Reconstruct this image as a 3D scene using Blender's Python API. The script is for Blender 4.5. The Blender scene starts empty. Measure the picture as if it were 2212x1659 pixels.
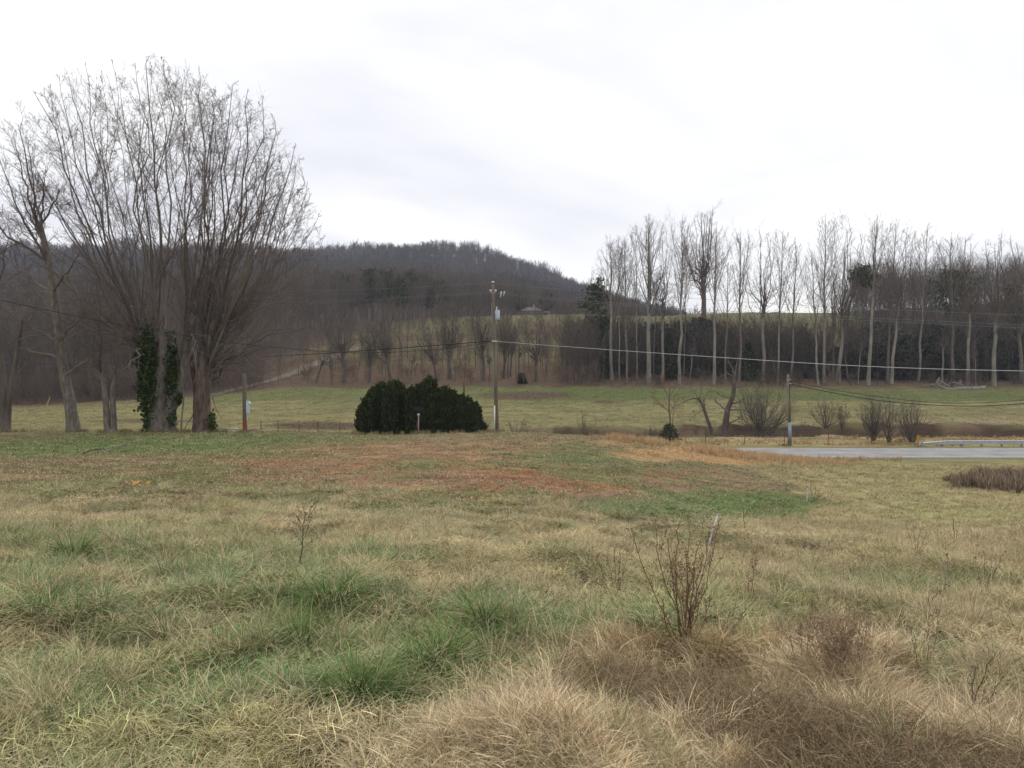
import bpy, math
import numpy as np
from math import radians, pi

# ------------------------------------------------------------------ camera, sky, sun, exposure
scene = bpy.context.scene
F = 870.0; CX = 512.0; CY = 384.0
PITCH = math.atan(22.0 / F)
cam_d = bpy.data.cameras.new('camera'); cam = bpy.data.objects.new('camera', cam_d)
scene.collection.objects.link(cam); scene.camera = cam
cam.location = (0, 0, 0); cam.rotation_euler = (pi / 2 - PITCH, 0, 0)
cam_d.sensor_width = 36.0; cam_d.lens = 36.0 * F / 1024.0
cam_d.clip_start = 0.05; cam_d.clip_end = 6000

SUN_EL, SUN_AZ = 38.0, 25.0          # azimuth clockwise from +Y (straight ahead)
world = bpy.data.worlds.new('World'); scene.world = world; world.use_nodes = True
wn = world.node_tree; wn.nodes.clear()
def N(tree, kind, **kw):
    n = tree.nodes.new(kind)
    for k, v in kw.items(): setattr(n, k, v)
    return n
def build_world():
    L = wn.links.new
    out = N(wn, 'ShaderNodeOutputWorld'); mix = N(wn, 'ShaderNodeMixShader')
    sky = N(wn, 'ShaderNodeTexSky'); sky.sky_type = 'NISHITA'; sky.sun_disc = False
    sky.sun_elevation = radians(SUN_EL); sky.sun_rotation = radians(SUN_AZ)
    b1 = N(wn, 'ShaderNodeBackground'); b1.inputs['Strength'].default_value = 0.12
    L(sky.outputs[0], b1.inputs['Color'])
    b2 = N(wn, 'ShaderNodeBackground'); b2.inputs['Strength'].default_value = 1.0
    tc = N(wn, 'ShaderNodeTexCoord'); sep = N(wn, 'ShaderNodeSeparateXYZ')
    L(tc.outputs['Generated'], sep.inputs[0])
    zc = N(wn, 'ShaderNodeMath', operation='MAXIMUM'); L(sep.outputs[2], zc.inputs[0]); zc.inputs[1].default_value = 0.0
    za = N(wn, 'ShaderNodeMath', operation='ADD'); L(zc.outputs[0], za.inputs[0]); za.inputs[1].default_value = 0.16
    dx = N(wn, 'ShaderNodeMath', operation='DIVIDE'); L(sep.outputs[0], dx.inputs[0]); L(za.outputs[0], dx.inputs[1])
    dy = N(wn, 'ShaderNodeMath', operation='DIVIDE'); L(sep.outputs[1], dy.inputs[0]); L(za.outputs[0], dy.inputs[1])
    cmb = N(wn, 'ShaderNodeCombineXYZ'); L(dx.outputs[0], cmb.inputs[0]); L(dy.outputs[0], cmb.inputs[1])
    cmb.inputs[2].default_value = 3.4
    n1 = N(wn, 'ShaderNodeTexNoise'); n1.inputs['Scale'].default_value = 0.62; n1.inputs['Detail'].default_value = 5
    n1.inputs['Roughness'].default_value = 0.5; n1.inputs['Distortion'].default_value = 0.5
    L(cmb.outputs[0], n1.inputs['Vector'])
    r = N(wn, 'ShaderNodeValToRGB'); L(n1.outputs['Fac'], r.inputs[0])
    e = r.color_ramp.elements
    e[0].position = 0.36; e[0].color = (0.89, 0.895, 0.97, 1)
    e[1].position = 0.58; e[1].color = (1.26, 1.26, 1.25, 1)
    m = e.new(0.465); m.color = (1.06, 1.06, 1.10, 1)
    L(r.outputs[0], b2.inputs['Color'])
    # thin gaps near the horizon let the blue sky through
    L(b1.outputs[0], mix.inputs[1]); L(b2.outputs[0], mix.inputs[2])
    mr = N(wn, 'ShaderNodeMapRange'); L(sep.outputs[2], mr.inputs[0])
    mr.inputs[1].default_value = 0.03; mr.inputs[2].default_value = 0.13; mr.inputs[3].default_value = 0.72; mr.inputs[4].default_value = 0.97
    L(mr.outputs[0], mix.inputs[0]); L(mix.outputs[0], out.inputs[0])
build_world()
sd = bpy.data.lights.new('sun', 'SUN'); sun = bpy.data.objects.new('sun', sd); scene.collection.objects.link(sun)
sd.energy = 1.5; sd.angle = radians(24); sd.color = (1.0, 0.965, 0.91)
sun.rotation_euler = (radians(90 - SUN_EL), 0, radians(180 - SUN_AZ))
scene.view_settings.view_transform = 'Standard'; scene.view_settings.look = 'None'
scene.view_settings.exposure = 0.0; scene.view_settings.gamma = 1.0
scene.view_settings.use_curve_mapping = False
scene.cycles.max_bounces = 4; scene.cycles.diffuse_bounces = 2; scene.cycles.glossy_bounces = 1
scene.cycles.volume_bounces = 0; scene.cycles.transparent_max_bounces = 4

RNG = np.random.default_rng(7)
SP, CP = math.sin(PITCH), math.cos(PITCH)
def ray(px, row):
    u = (np.asarray(px, float) - CX) / F; v = (CY - np.asarray(row, float)) / F
    y = CP + v * SP; z = -SP + v * CP
    return u / y, z / y
def pt(px, row, d):
    a, b = ray(px, row); return np.array([a * d, d, b * d])
def proj(x, y, z):
    y = np.maximum(y, 0.5)
    f = y * CP - z * SP; v = y * SP + z * CP
    f = np.maximum(f, 0.1)
    return CX + F * x / f, CY - F * v / f

# ------------------------------------------------------------------ value noise
def _h(i, j, s):
    n = (i.astype(np.int64) * 374761393 + j.astype(np.int64) * 668265263 + s * 144269504) & 0x7fffffff
    n = ((n ^ (n >> 13)) * 1274126177) & 0x7fffffff
    return ((n ^ (n >> 16)) & 0xffff) / 65535.0
def vnoise(x, y, s=0):
    xi = np.floor(x); yi = np.floor(y); fx = x - xi; fy = y - yi
    fx = fx * fx * (3 - 2 * fx); fy = fy * fy * (3 - 2 * fy)
    a = _h(xi, yi, s); b = _h(xi + 1, yi, s); c = _h(xi, yi + 1, s); d = _h(xi + 1, yi + 1, s)
    return (a * (1 - fx) + b * fx) * (1 - fy) + (c * (1 - fx) + d * fx) * fy
def fbm(x, y, s=0, o=4):
    t = 0; a = 0.5; n = 0
    for k in range(o):
        t = t + a * vnoise(x * 2 ** k, y * 2 ** k, s + 17 * k); n += a; a *= 0.5
    return t / n
def sstep(a, b, x):
    t = np.clip((x - a) / (b - a), 0, 1); return t * t * (3 - 2 * t)

# ------------------------------------------------------------------ terrain
def Z(px, z): return ('z', px, z)
PX = np.array([-300, 0, 100, 200, 250, 300, 400, 440, 480, 512, 560, 600, 640, 660, 700, 760, 830, 900, 1024, 1300], float)
def cols(*pairs):
    p = np.array(pairs, float); return np.interp(PX, p[:, 0], p[:, 1])
T = []   # (d, z array)
def tz(d, *pairs): T.append((d, cols(*pairs)))
def tr(d, *pairs):
    r = cols(*pairs); T.append((d, ray(PX, r)[1] * d))
tz(0, (0, -1.62)); tz(3.8, (0, -1.80), (1024, -1.86)); tz(8, (0, -2.1), (512, -2.15), (1024, -2.42))
tz(15, (0, -2.75), (512, -2.8), (1024, -3.35)); tz(25, (0, -3.3), (512, -3.45), (700, -3.95), (850, -4.55), (1024, -4.6))
tz(40, (0, -3.98), (512, -4.0), (600, -4.25), (700, -4.9), (760, -5.4), (850, -6.0), (1024, -6.05))
tr(55, (0, 432.5), (300, 433.5), (400, 435.5), (512, 435), (600, 438), (660, 446), (700, 452), (760, 459), (830, 468), (900, 472), (1024, 474))
tr(61, (0, 431), (300, 432), (400, 434), (512, 433.5), (600, 436.5), (660, 442), (700, 448), (760, 456), (830, 464), (900, 467), (1024, 467.5))
tz(68, (0, -6.0), (512, -6.4), (600, -6.6), (660, -7.0), (700, -7.3), (760, -7.7), (830, -8.0), (1024, -8.05))
tz(74, (0, -7.6), (512, -7.9), (600, -8.25), (1024, -8.25)); tz(83.5, (0, -8.25))
tr(88, (0, 443), (1024, 443)); tz(94, (0, -7.9), (512, -7.95), (1024, -8.0))
tz(96, (0, -8.0), (450, -8.1), (560, -9.2), (1024, -9.3)); tz(100, (0, -7.9), (450, -8.1), (560, -9.1), (1024, -9.2))
tz(101.6, (0, -7.9), (450, -8.0), (560, -9.0), (1024, -9.0))
tr(103, (0, 431), (512, 428.5), (600, 427), (1024, 425)); tr(112, (0, 424), (200, 423), (512, 420), (1024, 419))
tr(130, (0, 415), (200, 409), (400, 404), (1024, 405))
tr(160, (0, 408), (100, 402), (200, 396), (250, 391), (300, 387), (500, 386.5), (600, 387.5), (1024, 387.5))
tr(180, (0, 399), (200, 389), (300, 376), (400, 372), (512, 372), (650, 374), (1024, 379))
tr(210, (0, 385), (200, 372), (300, 353), (400, 348), (512, 345), (650, 345), (800, 345), (1024, 352))
tr(240, (0, 370), (200, 352), (300, 336), (400, 328), (512, 322), (700, 322), (850, 320), (1024, 326))
tr(265, (0, 356), (200, 341), (300, 328), (400, 320), (480, 316), (512, 314.5), (560, 314), (620, 315), (660, 316), (700, 313), (760, 311.5), (830, 312.5), (900, 308), (1024, 304))
tr(300, (0, 345), (200, 330), (300, 322), (400, 321), (512, 319), (700, 320), (850, 318), (1024, 300))
tr(400, (0, 318), (200, 308), (300, 305), (400, 308), (512, 322), (600, 326), (700, 340), (800, 345), (900, 330), (1024, 305))
tr(550, (0, 302), (200, 295), (400, 294), (512, 303), (600, 322), (700, 345), (1024, 335))
tr(700, (0, 282), (200, 278), (400, 274), (512, 287), (600, 312), (700, 342), (1024, 342))
tr(800, (0, 267), (200, 267), (400, 262), (440, 259), (512, 274), (560, 291), (600, 306), (660, 321), (700, 334), (1024, 345))
tr(900, (0, 254), (150, 257), (280, 262), (330, 261), (380, 260), (410, 257), (440, 254.5), (480, 259), (512, 267), (560, 289), (600, 305), (640, 318), (700, 332), (800, 345), (1024, 345))
tr(960, (0, 258), (200, 262), (400, 262), (440, 259), (512, 273), (560, 293), (600, 309), (700, 335), (1024, 348))
tz(1200, (0, 60), (512, 40), (1024, 5)); tz(1900, (0, 10), (1024, 0))
TD = np.array([t[0] for t in T], float); TZ = np.array([t[1] for t in T])
# resample finely and smooth
GD = np.concatenate([np.arange(0, 120, 0.5), np.arange(120, 320, 2.0), np.arange(320, 1960, 10.0)])
GP = np.arange(-300, 1301, 10.0)
tmp = np.array([np.interp(GD, TD, TZ[:, k]) for k in range(len(PX))])          # (P, D)
TAB = np.array([np.interp(GP, PX, tmp[:, j]) for j in range(len(GD))])          # (D, P)
def blur(a, ax, n):
    for _ in range(n):
        b = np.roll(a, 1, ax); c = np.roll(a, -1, ax)
        s = [slice(None)] * 2; s[ax] = 0; b[tuple(s)] = a[tuple(s)]
        s[ax] = -1; c[tuple(s)] = a[tuple(s)]
        a = (b + 2 * a + c) / 4
    return a
TAB = blur(TAB, 1, 4); TAB = blur(TAB, 0, 4)
def terrain(x, y):
    x = np.asarray(x, float); y = np.asarray(y, float)
    yy = np.clip(y, 0, 1950)
    t = x / np.maximum(yy, 5.0)
    p = np.clip(CX + F * t, -299, 1299)
    jp = (p + 300) / 10.0; j0 = np.floor(jp).astype(int); fj = jp - j0
    di = np.interp(yy, GD, np.arange(len(GD))); i0 = np.minimum(np.floor(di).astype(int), len(GD) - 2); fi = di - i0
    z = (TAB[i0, j0] * (1 - fj) + TAB[i0, j0 + 1] * fj) * (1 - fi) + (TAB[i0 + 1, j0] * (1 - fj) + TAB[i0 + 1, j0 + 1] * fj) * fi
    road = sstep(72, 74.5, y) * (1 - sstep(83, 85.5, y)) * sstep(-60, -40, x)
    amp = np.where(y < 66, 0.10, 0.22) + sstep(104, 110, y) * 0.05 + sstep(170, 260, y) * 0.5 + sstep(300, 500, y) * 2.0
    rough = (fbm(x * 0.45, y * 0.45, 3, 4) - 0.5) * amp
    cz = sstep(92, 94, y) * (1 - sstep(104, 107, y)) * sstep(0, 12, x)
    rough += cz * (fbm(x * 0.35, y * 0.5, 9, 4) - 0.5) * 1.5
    rough += ((fbm(x * 1.5, y * 1.5, 5, 3) - 0.5) * 0.26 + (fbm(x * .5, y * .5, 6, 2) - .5) * .25) * (1 - sstep(14, 34, y))
    if np.any(y < 9):
        p, r = proj(x, y, z); nb = (fbm(x * .9, y * .9, 111, 3) - .5)
        rough = rough + (.17 * np.exp(-((p - 520) / 130) ** 2 - ((r - 752) / 38) ** 2) + .16 * np.exp(-((p - 700) / 90) ** 2 - ((r - 652) / 22) ** 2) + .16 * np.exp(-((p - 850) / 60) ** 2 - ((r - 690) / 25) ** 2) - .10 * np.exp(-((p - 700) / 130) ** 2 - ((r - (690 + (p - 700) * .22)) / 20) ** 2)) * (y < 9) * (y > 1) * (1 + 3 * nb)
    rough = rough + .30 * np.exp(-((x + 1.5) / 7.0) ** 2 - ((y - 47) / 9.0) ** 2) - .35 * np.exp(-((x - 7.5) / 4.5) ** 2 - ((y - 26) / 6.0) ** 2)
    return z + rough * (1 - road)
def ground_hit(px, row, dmin=3.0, dmax=900.0):
    a, b = ray(px, row)
    ds = np.concatenate([np.arange(dmin, min(dmax, 120), 0.1), np.arange(max(dmin, 120), dmax, 0.5)])
    zz = terrain(a * ds, ds); below = b * ds <= zz
    k = int(np.argmax(below)) if below.any() else len(ds) - 1
    d = ds[k]; return np.array([a * d, d, zz[k]])
def gz(x, y): return float(terrain(np.array([x]), np.array([y]))[0])

# ------------------------------------------------------------------ ground colour (albedo of soil, straw, turf, plus shade under long grass)
def rgb(*c): return np.array(c, float)
def lerp(a, b, t): return a + (b - a) * t[:, None]
def ell(p, r, cx, cy, rx, ry, soft=0.5, n=None):
    q = ((p - cx) / rx) ** 2 + ((r - cy) / ry) ** 2
    if n is not None: q = q + (n - 0.5) * 1.6
    return 1 - sstep(1 - soft, 1 + soft, q)
STRAW = rgb(.35, .235, .135); CLAY = rgb(.30, .12, .06); GREEN = rgb(.070, .130, .030); DKGREEN = rgb(.06, .10, .03)
OLIVE = rgb(.21, .185, .082); TAN = rgb(.41, .315, .17); YGREEN = rgb(.285, .26, .115); BROWN = rgb(.17, .11, .07)
ORANGE = rgb(.44, .26, .12); MUD = rgb(.075, .045, .028); LEAF = rgb(.11, .068, .046)
def ground_colour(x, y, z):
    p, r = proj(x, y, z)
    n1 = fbm(x * .35, y * .35, 21, 4); n2 = fbm(x * 1.3, y * 1.3, 31, 3); n3 = fbm(x * .12, y * .12, 41, 3); n4 = fbm(x * .6, y * 1.2, 51, 4)
    k = len(x)
    # near slope
    c = np.tile(OLIVE, (k, 1))
    c = lerp(c, TAN, sstep(.42, .62, n1) * .75); c = lerp(c, GREEN * 1.15, sstep(.52, .66, n2) * .5)
    c = lerp(c, YGREEN, sstep(.4, .6, n3) * .4 * sstep(560, 820, p))
    lim = np.interp(p, [0, 300, 560, 700, 810, 860], [500, 512, 522, 545, 512, 470])       # below this row the grass stands long
    mown = (1 - sstep(-12, 14, r - lim + (n1 - .5) * 30)) * (1 - sstep(-14, 14, p - np.interp(r, [440, 465, 505, 560], [640, 745, 830, 840]) + (n1 - .5) * 40))
    h1 = fbm(x * .9, y * 1.6, 151, 4); h2 = fbm(x * 2.3, y * 3.2, 152, 3); h3 = fbm(x * .28, y * .7, 153, 4)
    m = np.tile(rgb(.19, .155, .075), (k, 1)); m = lerp(m, rgb(.30, .235, .13), sstep(.5, .62, h2) * .7)
    m = lerp(m, STRAW * .95, ell(p, r, 430, 466, 190, 24, .6, n4) * .85)
    m = lerp(m, STRAW * .66, ell(p, r, 130, 474, 210, 20, .6, n4) * .8)
    m = lerp(m, STRAW * .72, ell(p, r, 640, 488, 150, 26, .6, n4) * .8)
    m = lerp(m, CLAY * rgb(1.1, .95, .9), ell(p, r, 545, 482, 75, 16, .6, n1) * sstep(.48, .58, n2) * .95)
    m = lerp(m, CLAY, ell(p, r, 460 + (r - 468) * 4, 468, 110, 22, .6, n2) * sstep(.46, .62, h1) * .9)
    m = lerp(m, CLAY, ell(p, r, 255, 460, 50, 6, .6, n1) * .55)
    m = lerp(m, CLAY * .9, ell(p, r, 650, 473, 40, 4, .6, n2) * .8)
    m = lerp(m, rgb(.30, .20, .09), ell(p, r, 150, 444, 190, 2.2, .6, n2) * .6)
    m = lerp(m, GREEN * .95, sstep(.565, .63, h1) * (.75 - .35 * ell(p, r, 430, 465, 200, 24, .5))); m = lerp(m, rgb(.15, .10, .065), sstep(.53, .62, h3) * .5); m = lerp(m, rgb(.115, .13, .045), sstep(.50, .60, 1 - h3) * .75)
    m = lerp(m, CLAY * .9, sstep(.58, .65, h2) * ell(p, r, 470, 470, 220, 30, .5) * .8); m = m * (.8 + .4 * h2)[:, None] * .96
    for cx, cy, rx, ry, s in [(190, 440, 170, 6, .95), (60, 448, 150, 6, 1.0), (215, 446, 40, 4, .8), (250, 455, 28, 2.5, .8), (420, 466, 30, 3, .55), (570, 457, 60, 8, .6), (620, 462, 85, 11, .7),
                              (650, 508, 85, 9, .9), (765, 512, 100, 19, 1.0), (690, 497, 60, 5, .6), (560, 447, 40, 3, .5), (520, 465, 30, 3, .5), (600, 476, 45, 6, .55), (400, 476, 30, 4, .5), (850, 500, 60, 6, .3)]:
        m = lerp(m, (GREEN * 1.0 if s > .75 else DKGREEN * 1.3) * (.75 + .5 * h2)[:, None], ell(p, r, cx, cy, rx, ry, .9, .35 * n1 + .65 * (.5 + 1.6 * (h1 - .5))) * s * (.45 + .55 * sstep(.38, .5, h2)))
    c = c * (1 - mown[:, None]) + m * mown[:, None]
    yg = sstep(-20, 30, p - np.interp(r, [440, 465, 505, 560], [690, 780, 850, 900])) * (1 - sstep(520, 600, r))
    c = lerp(c, YGREEN * 1.1, yg * (.55 + .35 * n4))
    c = lerp(c, ORANGE, ell(p, r, 745, 455, 125, 9, .5, n1) * .85); c = lerp(c, ORANGE * .8, ell(p, r, 650, 441, 60, 5, .5, n1) * .6)
    c = lerp(c, rgb(.05, .03, .032), ell(p, r, 1010, 483, 62, 10, .4, n1) * .95)
    c = lerp(c, rgb(.15, .11, .08), ell(p, r, 800, 720, 260, 90, .6, n1) * .8)
    # soil colour darkened under long grass, painting in the shade between blades
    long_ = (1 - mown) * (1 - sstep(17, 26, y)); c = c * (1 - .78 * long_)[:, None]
    # far layers
    n5 = fbm(x * .05, y * .35, 61, 4); n6 = fbm(x * .25, y * .9, 71, 4); n7 = fbm(x * .03, y * .03, 81, 4)
    f = np.tile(rgb(.185, .17, .07), (k, 1))
    f = lerp(f, rgb(.24, .21, .095), sstep(.48, .62, n5) * .7)
    f = lerp(f, rgb(.12, .105, .05), sstep(.5, .64, n6) * .6)
    f = lerp(f, rgb(.11, .125, .042), (1 - sstep(399, 404, r + (n5 - .5) * 10)) * .8 + sstep(.56, .66, n5) * .25)
    f = lerp(f, rgb(.10, .125, .042), (ell(p, r, 900, 398, 190, 3.5, .6, n5) * .8))
    f = lerp(f, rgb(.09, .125, .038), (ell(p, r, 630, 394, 90, 6, .6, n5) * .6))
    f = lerp(f, rgb(.085, .05, .035), ell(p, r, 525, 396, 48, 4, .6, n6) * .9)
    f = lerp(f, rgb(.075, .045, .03), ell(p, r, 322, 426, 52, 4, .5, n6) * .9)
    f = lerp(f, rgb(.09, .055, .035), ell(p, r, 150, 421, 60, 1.6, .5, n6) * .8); f = lerp(f, rgb(.08, .05, .03), ell(p, r, 606, 402, 12, 1.5, .4, n6) * .9)
    crk = sstep(-4, 4, x) * sstep(92.5, 93.5, y) * (1 - sstep(103.2, 104.6, y + (n6 - .5) * 4))
    f = lerp(f, np.where((n6 > .56)[:, None], BROWN * .7, MUD * .7), crk * .97)
    bank = sstep(-5, 15, x) * sstep(84, 86, y) * (1 - sstep(93, 95, y))
    f = lerp(f, rgb(.34, .24, .12), bank * sstep(.38, .6, n6) * .8)
    dry = sstep(104, 106, y) * (1 - sstep(109, 114, y)) * sstep(30, 45, x)
    f = lerp(f, rgb(.26, .19, .12), dry * sstep(.35, .55, n6))
    f = lerp(f, LEAF, sstep(157, 162, y + (n6 - .5) * 10) * .92)
    kn = sstep(178, 192, y + (n5 - .5) * 24)
    kc = np.tile(rgb(.125, .108, .048), (k, 1)); kc = lerp(kc, rgb(.17, .135, .065), sstep(.45, .62, n6)); kc = lerp(kc, rgb(.11, .068, .04), sstep(.46, .60, n5) * .85)
    kc = lerp(kc, rgb(.155, .15, .058), sstep(225, 258, y) * .8) * .8
    f = f * (1 - kn[:, None]) + kc * kn[:, None]
    wood = np.maximum(1 - sstep(245, 330, p + (n7 - .5) * 60), sstep(850, 880, p)) * sstep(160, 175, y); wood = np.maximum(wood, sstep(195, 200, y) * (1 - sstep(-4, 4, r - np.interp(p, [280, 300, 344, 391, 455, 480], [362, 352, 337, 323, 317, 300]))))
    wood = np.maximum(wood, sstep(272, 285, y))
    f = lerp(f, rgb(.085, .062, .052), wood * .95)
    far = sstep(64, 67, y)
    c = c * (1 - far[:, None]) + f * far[:, None]
    return c * (0.8 + 0.4 * n2)[:, None]

# ------------------------------------------------------------------ helpers for objects
def link(o): scene.collection.objects.link(o); return o
def tag(o, label=None, cat=None, group=None, kind=None):
    if label: o['label'] = label
    if cat: o['category'] = cat
    if group: o['group'] = group
    if kind: o['kind'] = kind
    return o
def empty(name, loc, label, cat, group=None):
    o = bpy.data.objects.new(name, None); o.empty_display_size = 0.2; o.location = [float(v) for v in loc]
    link(o); return tag(o, label, cat, group)
def mesh_np(name, V, faces_idx, sizes, mat=None, smooth=True, attrs=None):
    me = bpy.data.meshes.new(name)
    V = np.ascontiguousarray(V, np.float32); fi = np.ascontiguousarray(faces_idx, np.int32).ravel(); sizes = np.asarray(sizes, np.int32)
    me.vertices.add(len(V)); me.vertices.foreach_set('co', V.ravel())
    me.loops.add(len(fi)); me.loops.foreach_set('vertex_index', fi)
    me.polygons.add(len(sizes)); st = np.concatenate([[0], np.cumsum(sizes)[:-1]]).astype(np.int32)
    me.polygons.foreach_set('loop_start', st)
    try: me.polygons.foreach_set('loop_total', sizes)
    except Exception: pass
    me.polygons.foreach_set('use_smooth', np.full(len(sizes), smooth))
    me.update(calc_edges=True)
    if attrs:
        for nme, (typ, data) in attrs.items():
            a = me.attributes.new(nme, typ, 'POINT')
            key = {'FLOAT': 'value', 'FLOAT_VECTOR': 'vector', 'FLOAT_COLOR': 'color', 'INT': 'value'}[typ]
            a.data.foreach_set(key, np.ascontiguousarray(data).astype(np.int32 if typ == 'INT' else np.float32).ravel())
    if mat: me.materials.append(mat)
    return me
def add(name, me, parent=None, loc=None):
    o = bpy.data.objects.new(name, me); link(o)
    if parent is not None:
        o.parent = parent
    if loc is not None: o.location = [float(v) for v in loc]
    return o
class MB:
    """collects quads/tris in one mesh"""
    def __init__(s): s.V = []; s.F = []; s.n = 0
    def raw(s, V, Fs):
        V = np.asarray(V, float); s.V.append(V); s.F += [[i + s.n for i in f] for f in Fs]; s.n += len(V)
    def box(s, c, size, rz=0.0, tilt=(0, 0), taper=1.0):
        sx, sy, sz = [v / 2 for v in size]
        v = np.array([[x * (taper if zz > 0 else 1), y * (taper if zz > 0 else 1), zz] for zz in (-sz, sz) for x, y in ((-sx, -sy), (sx, -sy), (sx, sy), (-sx, sy))])
        v[:, 0] += tilt[0] * (v[:, 2] + sz); v[:, 1] += tilt[1] * (v[:, 2] + sz)
        cr, sr = math.cos(rz), math.sin(rz)
        v = np.stack([v[:, 0] * cr - v[:, 1] * sr, v[:, 0] * sr + v[:, 1] * cr, v[:, 2]], 1) + np.asarray(c, float)
        s.raw(v, [[3, 2, 1, 0], [4, 5, 6, 7], [0, 1, 5, 4], [1, 2, 6, 5], [2, 3, 7, 6], [3, 0, 4, 7]])
    def tube(s, pts, rad, sides=8, cap=True):
        pts = np.asarray(pts, float); n = len(pts); rad = np.broadcast_to(np.asarray(rad, float), (n,))
        t = np.gradient(pts, axis=0); t /= np.linalg.norm(t, axis=1)[:, None] + 1e-9
        ov = pts[-1] - pts[0]; ref = np.array([1.0, .1, 0]) if abs(ov[2]) > .7 * np.linalg.norm(ov) else np.array([0, 0, 1.0])
        u = np.cross(t, ref); u /= np.linalg.norm(u, axis=1)[:, None] + 1e-9; w = np.cross(t, u)
        a = np.arange(sides) * 2 * pi / sides
        V = pts[:, None] + rad[:, None, None] * (np.cos(a)[None, :, None] * u[:, None] + np.sin(a)[None, :, None] * w[:, None])
        Fs = [[i * sides + j, i * sides + (j + 1) % sides, (i + 1) * sides + (j + 1) % sides, (i + 1) * sides + j] for i in range(n - 1) for j in range(sides)]
        if cap: Fs += [list(range(sides))[::-1], [(n - 1) * sides + j for j in range(sides)]]
        s.raw(V.reshape(-1, 3), Fs)
    def build(s, name, mat, parent=None, smooth=False, label=None):
        V = np.concatenate(s.V); me = mesh_np(name, V, [i for f in s.F for i in f], [len(f) for f in s.F], mat, smooth)
        o = add(name, me, parent)
        if label: o['label'] = label
        return o

# batched tubes for branches
class Branches:
    def __init__(s): s.b = []
    def add(s, P, R, sides): s.b.append((np.asarray(P, float), np.asarray(R, float), sides))
    def mesh(s, name, mat, origin=(0, 0, 0)):
        VV = []; FF = []; SS = []; RR = []; n0 = 0
        for P, R, k in s.b:
            B, n, _ = P.shape
            if B == 0: continue
            t = np.empty_like(P); t[:, 1:-1] = P[:, 2:] - P[:, :-2]; t[:, 0] = P[:, 1] - P[:, 0]; t[:, -1] = P[:, -1] - P[:, -2]
            t /= np.linalg.norm(t, axis=2, keepdims=True) + 1e-9
            ov = P[:, -1] - P[:, 0]; ov /= np.linalg.norm(ov, axis=1, keepdims=True) + 1e-9
            ref = np.where(np.abs(ov[:, 2:3]) > .75, np.array([[1.0, .15, 0]]), np.array([[0.05, .02, 1.0]]))
            u = np.cross(t, ref[:, None]); u /= np.linalg.norm(u, axis=2, keepdims=True) + 1e-9; w = np.cross(t, u)
            a = np.arange(k) * 2 * pi / k
            V = P[:, :, None] + R[:, :, None, None] * (np.cos(a)[None, None, :, None] * u[:, :, None] + np.sin(a)[None, None, :, None] * w[:, :, None])
            VV.append(V.reshape(-1, 3)); RR.append(np.repeat(np.random.default_rng(n0).random(B), n * k))
            i, j = np.meshgrid(np.arange(n - 1), np.arange(k), indexing='ij'); j2 = (j + 1) % k
            q = np.stack([i * k + j, i * k + j2, (i + 1) * k + j2, (i + 1) * k + j], -1).reshape(-1, 4)
            Fq = (q[None] + (np.arange(B) * n * k)[:, None, None]).reshape(-1, 4) + n0
            FF.append(Fq.ravel()); SS.append(np.full(len(Fq), 4)); n0 += B * n * k
        V = np.concatenate(VV) - np.asarray(origin, float)
        return mesh_np(name, V, np.concatenate(FF), np.concatenate(SS), mat, True, {'rnd': ('FLOAT', np.concatenate(RR))})
def unit(v): return v / (np.linalg.norm(v, axis=-1, keepdims=True) + 1e-9)
def sprout(rng, P, R, k, t0, t1, ang, ratio, npts, up=0.15, wig=0.12, rr=0.55, rmin=0.006, lenfall=0.5, lenjit=0.35, tip=0.35):
    """k side branches on every branch of P (B,n,3)"""
    B, n, _ = P.shape
    if B == 0 or k == 0: return np.zeros((0, npts, 3)), np.zeros((0, npts))
    L = np.linalg.norm(np.diff(P, axis=1), axis=2).sum(1)
    tt = t0 + (t1 - t0) * (np.arange(k)[None] + rng.random((B, k))) / k
    f = tt * (n - 1); i = np.minimum(f.astype(int), n - 2); fr = (f - i)[..., None]
    bi = np.arange(B)[:, None]
    p0 = P[bi, i] * (1 - fr) + P[bi, i + 1] * fr; tg = unit(P[bi, i + 1] - P[bi, i])
    r0 = (R[bi, i] * (1 - fr[..., 0]) + R[bi, i + 1] * fr[..., 0])
    az = (rng.random((B, 1)) * 2 * pi + np.arange(k)[None] * 2.4 + rng.normal(0, .5, (B, k)))
    ref = np.where(np.abs(tg[..., 2:3]) > .9, np.array([1.0, 0, 0]), np.array([0, 0, 1.0]))
    u = unit(np.cross(tg, ref)); w = np.cross(tg, u)
    a = ang * (1 + rng.normal(0, .22, (B, k)))[..., None]
    d = unit(np.cos(a) * tg + np.sin(a) * (np.cos(az)[..., None] * u + np.sin(az)[..., None] * w))
    ln = L[:, None] * ratio * (1 - lenfall * (tt - t0) / max(t1 - t0, 1e-3)) * (1 + rng.normal(0, lenjit, (B, k)).clip(-.7, .8))
    M = B * k; d = d.reshape(M, 3); p = p0.reshape(M, 3); ln = ln.reshape(M).clip(.02); r0 = r0.reshape(M)
    out = np.empty((M, npts, 3)); out[:, 0] = p; step = (ln / (npts - 1))[:, None]
    for s in range(1, npts):
        d = unit(d + rng.normal(0, wig, (M, 3)) + np.array([0, 0, up])); p = p + d * step; out[:, s] = p
    rs = np.maximum(r0 * rr, rmin)
    rad = np.maximum(rs[:, None] * (1 - (1 - tip) * np.linspace(0, 1, npts))[None], rmin * .7)
    return out, rad
def shrink(L, inside, f=.72, it=6):
    for _ in range(it):
        e = L[:, -1]; bad = ~inside(e); m_ = L[:, L.shape[1] // 2]; bad |= ~inside(m_)
        if not bad.any(): break
        L[bad] = L[bad][:, :1] + (L[bad] - L[bad][:, :1]) * f
    return L
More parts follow.
